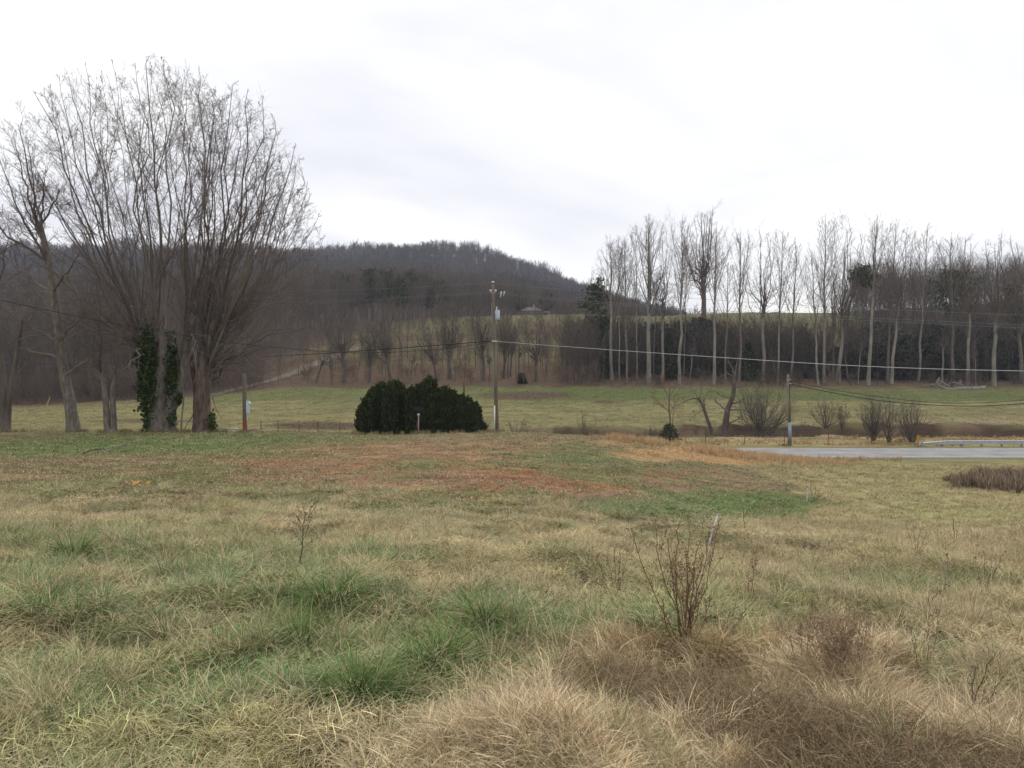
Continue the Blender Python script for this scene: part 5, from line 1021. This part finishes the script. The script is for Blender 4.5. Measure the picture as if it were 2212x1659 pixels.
wire('sagging service cable crossing in front of the maples to the upper left', [p0(342.5, -.05), pt(430, 350, 55), pt(345, 352.5, 53), pt(234, 343, 50), pt(182, 335, 48), pt(101, 321, 46), pt(0, 300, 43), pt(-200, 255, 38)], .016, M['black'])
wire('thin drop wire sagging from the utility pole to the short meter pole', [p0(343), pt(440, 352, 57), pt(383, 366, 57), pt(336, 374, 57), pt(290, 377, 57), pt(245, 376, 57)], .007, M['thin'])
wire('top line from the pole top to the right', [B0 + ON(283), pt(564, 289.5, 56), pt(700, 299, 55), pt(823, 306.5, 54), pt(1024, 315, 52), pt(1200, 318, 50)], .008, M['thin']); wire('top line from the pole top to the left', [B0 + ON(283), pt(400, 288, 62), pt(300, 291, 68), pt(100, 292, 78), pt(-200, 288, 95)], .008, M['thin'])
wire('upper one of the paired right hand lines below the top line', [p0(292, .2), pt(564, 299, 56), pt(642, 305, 56), pt(706, 310, 55), pt(1024, 325, 52), pt(1200, 330, 50)], .008, M['thin']); wire('lower one of the paired right hand lines below the top line', [p0(293.5, .2), pt(564, 300.8, 55), pt(642, 306.8, 55), pt(706, 312, 54), pt(1024, 328, 50), pt(1200, 333, 48)], .008, M['thin'])
wire('upper one of the paired left hand lines below the top line', [p0(292, -.2), pt(400, 297, 62), pt(322, 301, 66), pt(200, 305, 72), pt(0, 308, 85), pt(-200, 306, 100)], .008, M['thin']); wire('lower one of the paired left hand lines below the top line', [p0(293.5, -.2), pt(400, 298.5, 61), pt(322, 303, 65), pt(200, 308, 70), pt(0, 312, 82), pt(-200, 312, 96)], .008, M['thin'])
t = MB(); q = pt(494.6, 434.5, 56.3); q[2] = gz(q[0], q[1]); t.tube([q - [0, 0, .1], q + [0, 0, 1.78]], [.038, .038], 10); tag(t.build('plastic_pipe', M['white'], None, True), 'upright white plastic pipe beside the foot of the utility pole', 'pipe')
def meter_pole():
    d = 56.2; b = pt(244.8, 434.5, d); b[2] = gz(b[0], d); o = empty('meter_pole', b, 'short weathered post with a grey electric meter box and orange wrapped base', 'post'); s = d / F; H = 60 * s
    cyl([0, 0, -.1], [-.03, 0, H], .13, .11, 'post', M['pole'], o, 12); t = MB(); t.tube([[0, 0, .05], [0, 0, .4], [0, 0, .86]], [.137, .136, .134], 12, False); t.build('orange_wrap', M['orange'], o, True)
    t = MB(); t.box([.22, -.02, 1.27 + .42], (.17, .26, .82)); bx = t.build('meter_box', M['tgrey'], o); t = MB(); t.tube([[.305, -.05, 1.95], [.36, -.06, 1.95], [.40, -.065, 1.95]], [.085, .085, .05], 12); t.build('meter', M['white'], bx, True)
    cyl([.15, 0, .1], [.15, 0, 1.27], .02, .02, 'conduit', M['metal'], o, 8); cyl([.12, 0, 2.1], [.1, 0, H - .1], .018, .018, 'mast', M['thin'], o, 8)
meter_pole()
def small_left():
    wood = mat('pale cut wood', (.32, .24, .17), .85, var=.2, scale=6)
    b = pt(252.5, 435, 56); b[2] = gz(b[0], 56); o = empty('wooden_box', b, 'low pale wooden box on the grass right of the meter pole', 'box'); t = MB(); t.box([.12, 0, .13], (.48, .3, .24)); t.build('body', wood, o); t = MB(); t.box([.12, 0, .265], (.54, .35, .03)); t.build('lid', wood, o)
    t = MB(); b2 = pt(248.3, 435, 56); b2[2] = gz(b2[0], 56); t.box(b2 + [0, 0, .1], (.20, .2, .2)); tag(t.build('wooden_block', mat('darker brown wood', (.16, .10, .06), .9)), 'small brown wooden block between the meter pole and the pale box', 'block')
    d = 59; a = pt(214, 429.6, d); c = pt(237.5, 430, d); g0 = gz(a[0], d); o = empty('metal_rail', [a[0], d, g0], 'low horizontal metal pipe rail between the dark maple and the meter pole', 'rail'); h = .28
    cyl([0, 0, h], [c[0] - a[0], 0, h - .02], .04, .04, 'pipe', M['metal'], o, 8)
    for f in (.02, .97): cyl([(c[0] - a[0]) * f, 0, -.1], [(c[0] - a[0]) * f, 0, h - .03], .03, .03, 'leg', M['rust'], o, 8)
    # old fence posts behind the crest on the left
    o = empty('wire_fence', pt(261, 434, 63), 'old wire fence with thin dark posts behind the crest, left of the junipers', 'fence'); ob = np.array(o.location); z0 = []
    for px in (261, 278, 299, 318, 340, 357):
        q = pt(px, 430, 63); zz = ray(px, 434)[1] * 63 - .6; q[2] = gz(q[0], 63); cyl(q - ob - [0, 0, .2], q - ob + [0, 0, 1.05], .03, .028, 'post', M['rust'], o, 6); z0.append(q - ob)
    for h in (.45, .95):
        t = MB(); t.tube([v + [0, 0, h] for v in z0], [.006] * len(z0), 4); t.build('wire', M['thin'], o)
    # gravel-lane markers far left
    q = ground_hit(46.5, 407, 100); t = MB(); t.tube([q - [.1, 0, .1], q + [.5, 0, 1.35], q + [.62, 0, 1.75]], [.075, .07, .065], 6); tag(t.build('marker_post', mat('faded yellow post', (.46, .36, .06), .7)), 'leaning yellow marker post beside the gravel lane', 'post')
    q = ground_hit(64, 405, 100); o = empty('sign_post', q, 'short dark post with a small pale top beside the gravel lane', 'post'); cyl([0, 0, -.1], [0, 0, .95], .09, .08, 'post', M['dark'], o, 8); t = MB(); t.box([0, 0, 1.2], (.2, .05, .3)); t.build('plate', mat('cream plate', (.5, .45, .28), .7), o)
    for i, (px, rw, tp, lab, L) in enumerate([(107, 452, 113, 'curved pale branch lying on the green lawn left of the maples', 1.2)]):
        q = ground_hit(px, rw, 30); t = MB(); t.tube(spline([q + [0, 0, .04], q + [.35, 0, .12], q + [.75, .1, .35], q + [1.1, .1, .42]], 8), np.linspace(.05, .025, 8), 6); tag(t.build('fallen_branch', M['bark_pale']), lab, 'branch')
    q = ground_hit(83, 454, 30); t = MB(); t.tube(spline([q + [0, 0, .02], q + [.4, 0, .16], q + [.8, .2, .2]], 8), np.linspace(.05, .02, 8), 6); tag(t.build('fallen_branch', M['bark_mid']), 'dark bent branch lying on the lawn left of the pale curved one', 'branch')
    lf = mat('fallen orange leaf', (.50, .27, .07), .8)
    for px, rw, lab in [(136.5, 487, 'larger left one of two orange leaf scraps on the brown lawn'), (149, 486, 'smaller right one of two orange leaf scraps on the brown lawn')]:
        q = ground_hit(px, rw, 12); t = MB(); a = np.linspace(0, 2 * pi, 8)[:-1]; w = .13 if px < 140 else .08; V = np.stack([q[0] + np.cos(a) * w * (1 + .3 * np.sin(a * 3)), q[1] + np.sin(a) * w * .7, q[2] + .09 + .05 * np.cos(a * 2)], 1); t.raw(np.vstack([V, q + [0, 0, .13]]), [[i, (i + 1) % 7, 7] for i in range(7)]); tag(t.build('leaf', lf), lab, 'leaf', 'leaf scraps on the lawn')
small_left()
def dish():
    d = 52.3; b = pt(418.6, 435.5, d); b[2] = gz(b[0], d); o = empty('satellite_dish', b, 'dark satellite dish on a thin post in front of the junipers', 'satellite dish'); s = d / F
    post = (435.5 - 416) * s; cyl([0, 0, -.1], [0, 0, post], .036, .036, 'post', mat('pinkish grey post', (.30, .25, .25), .6), o, 10); cyl([0, 0, post], [0, -.03, post + .12], .06, .08, 'mount', M['porcelain'], o, 10)
    t = MB(); c = np.array([0, -.05, post + .28]); rings = []; n = 24; Fs = []
    ax = unit(np.array([.1, .62, .78])); u = unit(np.cross(ax, [0, 0, 1.0])); w = np.cross(ax, u)
    for k, f in enumerate([.05, .4, .7, .92, 1.0]): rings.append([c + ax * (.14 * f * f - .05) + (u * math.cos(a) * .38 + w * math.sin(a) * .30) * f for a in np.arange(n) * 2 * pi / n])
    back = [[p + ax * .012 for p in r] for r in rings]; V = np.array([p for r in rings for p in r] + [p for r in back for p in r])
    for off in (0, 5 * n):
        for k in range(4):
            for j in range(n): q = [off + k * n + j, off + k * n + (j + 1) % n, off + (k + 1) * n + (j + 1) % n, off + (k + 1) * n + j]; Fs.append(q if off else q[::-1])
    for j in range(n): Fs.append([4 * n + j, 4 * n + (j + 1) % n, 9 * n + (j + 1) % n, 9 * n + j])
    t.raw(V, Fs); t.build('reflector', M['dish'], o, True); cyl(c + [0, -.02, -.22], c + ax * .45 + [0, -.1, -.1], .012, .012, 'feed_arm', M['dark'], o, 6)
    t = MB(); t.tube([[-.07, -.04, .82], [-.08, -.04, .78], [-.075, -.04, .5], [-.03, -.04, .3]], [.02, .024, .024, .01], 8); t.build('orange_cable', M['orange'], o, True)
dish()
def pole2():
    d = d2; b = pt(789.5, 445.5, d); b[2] = gz(b[0], d); o = empty('utility_pole', b, 'shorter utility pole with a grey metal guard standing behind the road', 'utility pole'); top = pt(788, 374.2, d) - b
    cyl([0, 0, -.1], top, .15, .11, 'shaft', M['pole'], o, 12); t = MB(); t.tube([top * .01 + [.03, -.09, 0], top * .325 + [.03, -.09, 0]], [.17, .16], 12); t.build('guard', M['post_grey'], o, True); cyl(top * .3 + [.1, -.1, 0], top * .86 + [.1, -.08, 0], .04, .04, 'cable_riser', M['black'], o, 8)
    for f in (.925, .87): cyl(top * f + [-.2, -.05, -.06], top * f + [.3, -.05, .0], .022, .022, 'hook', M['porcelain'], o, 6)
    a = b + top * .87; wire('lower heavy black cable sagging right from the shorter pole', [a, pt(815.7, 389.5, 85), pt(881.6, 400.8, 83), pt(957, 406, 81), pt(1024, 403.6, 79), pt(1150, 392, 76)], .035, M['black']); a = b + top * .925
    wire('upper thinner black cable sagging right from the shorter pole', [a, pt(815.7, 386.7, 85), pt(881.6, 397, 83), pt(947.6, 403.0, 81), pt(1024, 400, 79), pt(1150, 387, 76)], .022, M['black'])
pole2()
def guardrail():
    d = 84.6; a = pt(918.5, 443.5, d); xs = np.arange(a[0] + .3, 75, 1.95); zg = lambda x: gz(x, d); o = empty('guardrail', [a[0], d, zg(a[0])], 'galvanised steel guardrail along the far side of the road at the right', 'guardrail'); ob = np.array(o.location)
    prof = [(.0, .155), (-.05, .13), (-.05, .075), (-.0, .03), (0, -.03), (-.05, -.075), (-.05, -.13), (0, -.155)]
    X = np.concatenate([[a[0]], [a[0] + 1], np.arange(a[0] + 2.5, 76, 2.0)]); V = []; Fs = []; rz = -7.82
    for k, x in enumerate(X):
        e = min(1, (x - a[0]) / 2.8); zc = rz - .16 * (1 - e)
        for py, pz in prof: V.append([x - ob[0], py * 1.1 - .12 + .1 * (1 - e), zc + pz * (1.15 * (.55 + .45 * e)) - ob[2]])
    n = len(prof)
    for k in range(len(X) - 1):
        for j in range(n - 1): Fs.append([k * n + j, (k + 1) * n + j, (k + 1) * n + j + 1, k * n + j + 1])
    t = MB(); t.raw(V, Fs); r = t.build('rail', M['metal'], o, False); sm = r.modifiers.new('thickness', 'SOLIDIFY'); sm.thickness = .012
    for x in xs:
        t = MB(); g0 = zg(x); t.box([x - ob[0], 0, (rz + .08 + g0 - .1) / 2 - ob[2]], (.15, .12, rz + .08 - g0 + .1)); t.build('post', M['post_grey'], o)
    b = pt(918.3, 444.5, d - .2); b[2] = zg(b[0]); o = empty('object_marker', b, 'narrow yellow and black striped marker at the end of the guardrail', 'road marker'); t = MB(); t.box([-.02, 0, .3], (.05, .03, .8)); t.build('post', M['rust'], o); t = MB(); t.box([-.04, -.03, .66], (.22, .015, .92)); t.build('panel', M['yellow'], o)
    for k in range(5): t = MB(); z = .28 + .18 * k; t.raw([[-.148, -.041, z - .05], [.068, -.041, z + .05], [.068, -.041, z + .13], [-.148, -.041, z + .03]], [[0, 1, 2, 3]]); t.build('stripe', M['dark'], o)
guardrail()
def fence():
    d = 86.5; pxs = [628, 667, 705.5, 744.6, 784.5, 828, 872]; q0 = pt(628, 440, d); o = empty('wire_fence', q0, 'wire fence on thin steel posts between the road and the creek', 'fence'); ob = q0; tops = []
    for k, px in enumerate(pxs):
        q = pt(px, 440, d); q[2] = gz(q[0], d); tops.append(q - ob); h = 1.35; lean = .05 * math.sin(k * 3); t = MB(); t.box(q - ob + [0, 0, h / 2 - .1], (.06, .05, h + .2), tilt=(lean, 0)); t.build('post', M['orange'] if px == 828 else M['rust'], o, label='orange painted post' if px == 828 else None)
    for h in (.3, .55, .8, 1.05, 1.25): t = MB(); t.tube([v + [0, -.03, h] for v in tops], [.006] * len(tops), 4); t.build('wire', M['thin'], o)
fence()
def house(o_label, px, row, d, w, dep, h, rh, wallc, roofc, chim=True, porch=False, name='house', wins=3):
    b = pt(px, row, d); b[2] = min(b[2], gz(b[0], d)) ; top = ray(px, row)[1] * d; base = b.copy(); base[2] = top - .2; o = empty(name, base, o_label, 'house')
    wm = mat(name + ' wall', wallc, .8, var=.06); rm = mat(name + ' roof', roofc, .9, var=.15, scale=2); t = MB(); t.box([0, 0, h / 2 - .6], (w, dep, h + 1.2)); wl = t.build('wall', wm, o)
    t = MB(); e = .35; W = w / 2 + e; D = dep / 2 + e; t.raw([[-W, -D, h], [W, -D, h], [W, D, h], [-W, D, h], [-W * .35, 0, h + rh], [W * .35, 0, h + rh], [-W, -D, h - .12], [W, -D, h - .12], [W, D, h - .12], [-W, D, h - .12]],
        [[0, 1, 5, 4], [1, 2, 5], [2, 3, 4, 5], [3, 0, 4], [6, 7, 1, 0], [7, 8, 2, 1], [8, 9, 3, 2], [9, 6, 0, 3], [9, 8, 7, 6]]); rf = t.build('roof', rm, o)
    gl = mat(name + ' glass', (.05, .06, .07), .15, spec=.5); fr = mat(name + ' frame', (.65, .65, .62), .6)
    for k in range(wins):
        x = (k + .5) / wins * w * .86 - w * .43; t = MB(); t.box([x, -dep / 2 - .03, h * .58], (w * .12 + .12, .06, h * .38 + .12)); f = t.build('window', fr, o); t = MB(); t.box([x, -dep / 2 - .07, h * .58], (w * .12, .02, h * .38)); t.build('pane', gl, f)
    if chim: t = MB(); t.box([.12 * w, .3, h + rh], (.35, .35, 1.5)); t.build('chimney', mat('pale chimney', (.62, .6, .56), .8), rf)
    if porch:
        t = MB(); t.box([w / 2 + 1.1, -.5, h * .72], (2.4, 2.6, .12), tilt=(0, 0)); t.build('porch_roof', fr, o)
        for k in (0, 1): t = MB(); t.box([w / 2 + .3 + 1.9 * k, -1.6, h * .36 - .3], (.12, .12, h * .72 + .5)); t.build('porch_post', fr, o)
house('small grey house with hipped roof and pale chimney on top of the knoll', 531.5, 313.8, 267, 6.2, 6, 1.0, 1.25, (.15, .13, .11), (.13, .11, .10), porch=True)
house('long white house among trees on the far ridge crest', 386.5, 254.5, 893, 13, 8, 3.0, 1.6, (.45, .47, .47), (.16, .17, .18), chim=False, name='ridge_house', wins=5)
house('small white roofed house at the left part of the ridge crest', 312, 258.5, 893, 9, 7, 2.4, 2.0, (.35, .36, .38), (.25, .26, .28), chim=False, name='ridge_house', wins=3)
house('grey house half hidden by trees on the ridge crest left of the long white house', 357, 256.5, 893, 9, 7, 2.6, 1.8, (.16, .15, .15), (.12, .12, .13), chim=False, name='ridge_house', wins=2)
house('brown house on the falling right shoulder of the ridge', 503, 266, 893, 12, 8, 2.6, 1.8, (.30, .25, .23), (.16, .13, .12), chim=False, name='ridge_house', wins=4)

# ------------------------------------------------------------------ foreground stakes and weeds
paint = mat('flaking white paint', (.70, .70, .72), .6, col2=(.34, .31, .30), scale=22)
q = ground_hit(703.5, 560, 5); t = MB(); dd = q[1]; e = pt(718, 514, dd); t.tube([q - [0, 0, .1], q * .5 + e * .5, e], [.0125, .0125, .0115], 8); tag(t.build('leaning_stake', paint, None, True), 'thin white painted stake leaning right behind the tall dead weed', 'stake')
q = ground_hit(806.5, 501.5, 15); e = pt(807.5, 489.5, q[1]); t = MB(); t.box((q + e) / 2, (.045, .02, e[2] - q[2] + .1)); tag(t.build('survey_stake', paint), 'short upright white stake on the green slope at the right', 'stake')
def weed(label, px, row, stems, seed, mname='twig_red', r=.0035, seedhead=True, name='dead_weed', twl=.22, k=(7, 5), dmin=3.0, spread=.05, group='dead weeds on the near slope', ang=.6):
    """stems: list of (toppx,toprow)"""
    rng = np.random.default_rng(seed); b = ground_hit(px, row, dmin); d = b[1]; n = len(stems); L = np.empty((n, 10, 3)); R = np.empty((n, 10))
    for i, (tx, ty) in enumerate(stems):
        e = pt(tx, ty, d + rng.normal(0, .08)); st = b + np.array([rng.normal(0, spread * .4), rng.normal(0, spread * .4), -.02]); H = np.linalg.norm(e - st); mid = st * .55 + e * .45; mid[0] += (e - st)[0] * rng.normal(.05, .1)
        L[i] = spline([st, mid, e], 10) + np.concatenate([np.zeros((1, 3)), rng.normal(0, .008 * H, (9, 3))]); R[i] = np.linspace(r, r * .45, 10)
    root = empty(name, b, label, 'weed', group); S = Branches(); S.add(L, R, 5); part_bt(root, 'stems', S, M[mname], b)
    L1, R1 = sprout(rng, L, R, k[0], .45, 1, ang, twl, 5, up=.1, wig=.12, rr=.55, rmin=.0014, lenfall=.4); L2, R2 = sprout(rng, L1, R1, k[1], .25, 1, .6, .4, 3, up=.08, wig=.15, rr=.7, rmin=.0011); Bq = Branches(); Bq.add(L1, R1, 4); Bq.add(L2, R2, 3); part_bt(root, 'twigs', Bq, M[mname], b)
    if seedhead:
        C = L2[:, -1]; C = C[rng.random(len(C)) < .7]; add('seed_heads', leaf_cloud('seed_heads', rng, C, .011, M[mname], .3, b, 2, .7), root)
M['weed_brown'] = twig_mat('dead weed stems', (.12, .065, .045), (.25, .15, .10)); M['weed_grey'] = twig_mat('grey weed stems', (.12, .09, .07), (.28, .21, .16)); M['weed_tan'] = twig_mat('tan weed stems', (.20, .14, .09), (.46, .35, .23)); M['weed_dark'] = twig_mat('dark weed stems', (.05, .035, .03), (.11, .075, .055))
weed('tallest dead weed with many reddish brown stems in the right foreground', 684, 655, [(631, 527), (655, 548), (668, 540), (676, 532), (690, 534), (700, 540), (711, 532), (719, 528), (662, 600), (710, 600), (680, 570), (695, 572), (672, 560), (686, 556), (702, 562), (676, 590), (690, 585), (700, 590)], 601, 'weed_brown', .0050, k=(8, 5), twl=.18)
weed('low clump of dark upright weed stems left of the tallest weed', 618, 606, [(598, 558), (607, 556), (614, 548), (620, 552), (628, 553), (624, 575), (603, 580)], 602, 'weed_brown', .003, twl=.12, k=(5, 3))
weed('single dark seedling tree with a fan of twigs standing left of centre', 298.5, 574, [(305, 512)], 603, 'weed_dark', .0065, k=(13, 9), twl=.38, name='sapling', spread=.001, ang=.75)
weed('thin dark weed beside the short white stake', 815, 501, [(811, 481), (816, 486), (819, 490), (822, 494)], 604, 'weed_dark', .008, k=(6, 4), twl=.2, dmin=15)
weed('slender spiky weed right of the tallest weed', 752, 604, [(757, 548), (748, 575), (754, 560)], 605, 'weed_brown', .0028, k=(8, 3), twl=.1)
weed('thin upright dark stem above the leaning stake', 743, 531, [(743.5, 507)], 606, 'weed_dark', .006, k=(4, 2), twl=.1)
weed('dark leaning weed stalk in the right field', 955, 548, [(953, 518), (957, 530)], 607, 'weed_dark', .008, k=(9, 2), twl=.06)
weed('group of thin brown stalks at the right of the field', 915, 560, [(906, 525), (914, 530), (921, 528), (926, 535)], 608, 'weed_brown', .004, k=(6, 3), twl=.14)
weed('pale feathery stalks near the right edge', 985, 600, [(975, 560), (985, 552), (992, 560), (1002, 556), (996, 570)], 609, 'weed_grey', .0035, k=(7, 4), twl=.15)
weed('curled pale stems at the lower right corner', 968, 728, [(960, 690), (975, 665), (990, 660), (1003, 675), (985, 690)], 610, 'weed_grey', .005, k=(5, 2), twl=.25)
weed('tall faint stalk in the right foreground above the tangle', 803, 680, [(800, 620), (812, 600), (790, 640)], 611, 'weed_grey', .003, k=(5, 3), twl=.15)
weed('pair of tall bleached stems right of the dark brush mound', 925, 680, [(948, 560), (930, 600), (910, 630)], 612, 'weed_grey', .0028, k=(6, 3), twl=.12)
weed('bleached curved stems just right of the tallest weed', 725, 640, [(738, 592), (730, 610), (755, 600), (745, 615)], 613, 'weed_grey', .0028, k=(3, 2), twl=.12)
weed('reddish dead stalks low on the slope behind the tallest weed', 660, 560, [(655, 520), (668, 526), (640, 530), (676, 530)], 614, 'weed_brown', .004, k=(7, 4), twl=.18)
rs = np.random.default_rng(9)
weed('brown bushy mound of upright dead twigs at the right of the foreground', 840, 684, [(842 + rs.normal(0, 22), 628 + rs.normal(0, 12)) for _ in range(46)], 615, 'weed_tan', .0030, k=(7, 4), twl=.20, name='twig_mound', spread=.28)
# individually placed lush clumps
def lush(label, px, row, sc, seed, col):
    rng = np.random.default_rng(seed); b = ground_hit(px, row, 2.8); m = M.setdefault('lush', twig_mat('lush green blades', (.055, .10, .022), (.19, .27, .085)))
    me = clump('grass_clump', [blades(rng, 340, .12 * sc, .40 * sc, .8, .95, .0068), blades(rng, 130, .2 * sc, .26 * sc, 1.0, .8, .006, wild=.4)], m); o = add('grass_clump', me, None, b); tag(o, label, 'grass clump', 'large green grass clumps in the foreground')
lush('brightest green grass clump low in the centre left foreground', 357, 698, 1.0, 701, 0); lush('green grass clump up and right of the brightest one, beside the dead brush', 440, 668, .95, 702, 0); lush('green grass clump up and left of the brightest clump', 300, 650, .9, 703, 0)
lush('green grass clump behind the middle clumps near the photo centre', 485, 632, .85, 704, 0); lush('long green grass clump left of centre in front of the sapling', 330, 612, 1.0, 705, 0); lush('dark green grass clump at the left side below the tan band', 75, 560, 1.1, 706, 0)
lush('small green clump left of the tallest weed', 655, 634, .6, 707, 0)

# ------------------------------------------------------------------ light winter haze
hz = MB(); hz.box([-100, 900, 70], (3600, 2200, 280)); ho = hz.build('haze', None); ho.data.materials.clear()
hm = bpy.data.materials.new('haze'); hm.use_nodes = True; nt = hm.node_tree; nt.nodes.clear(); vo = N(nt, 'ShaderNodeOutputMaterial'); pv = N(nt, 'ShaderNodeVolumePrincipled')
pv.inputs['Color'].default_value = (.78, .84, 1.0, 1); pv.inputs['Density'].default_value = .00019; pv.inputs['Anisotropy'].default_value = 0.2
nt.links.new(pv.outputs[0], vo.inputs['Volume']); ho.data.materials.append(hm); tag(ho, kind='stuff')
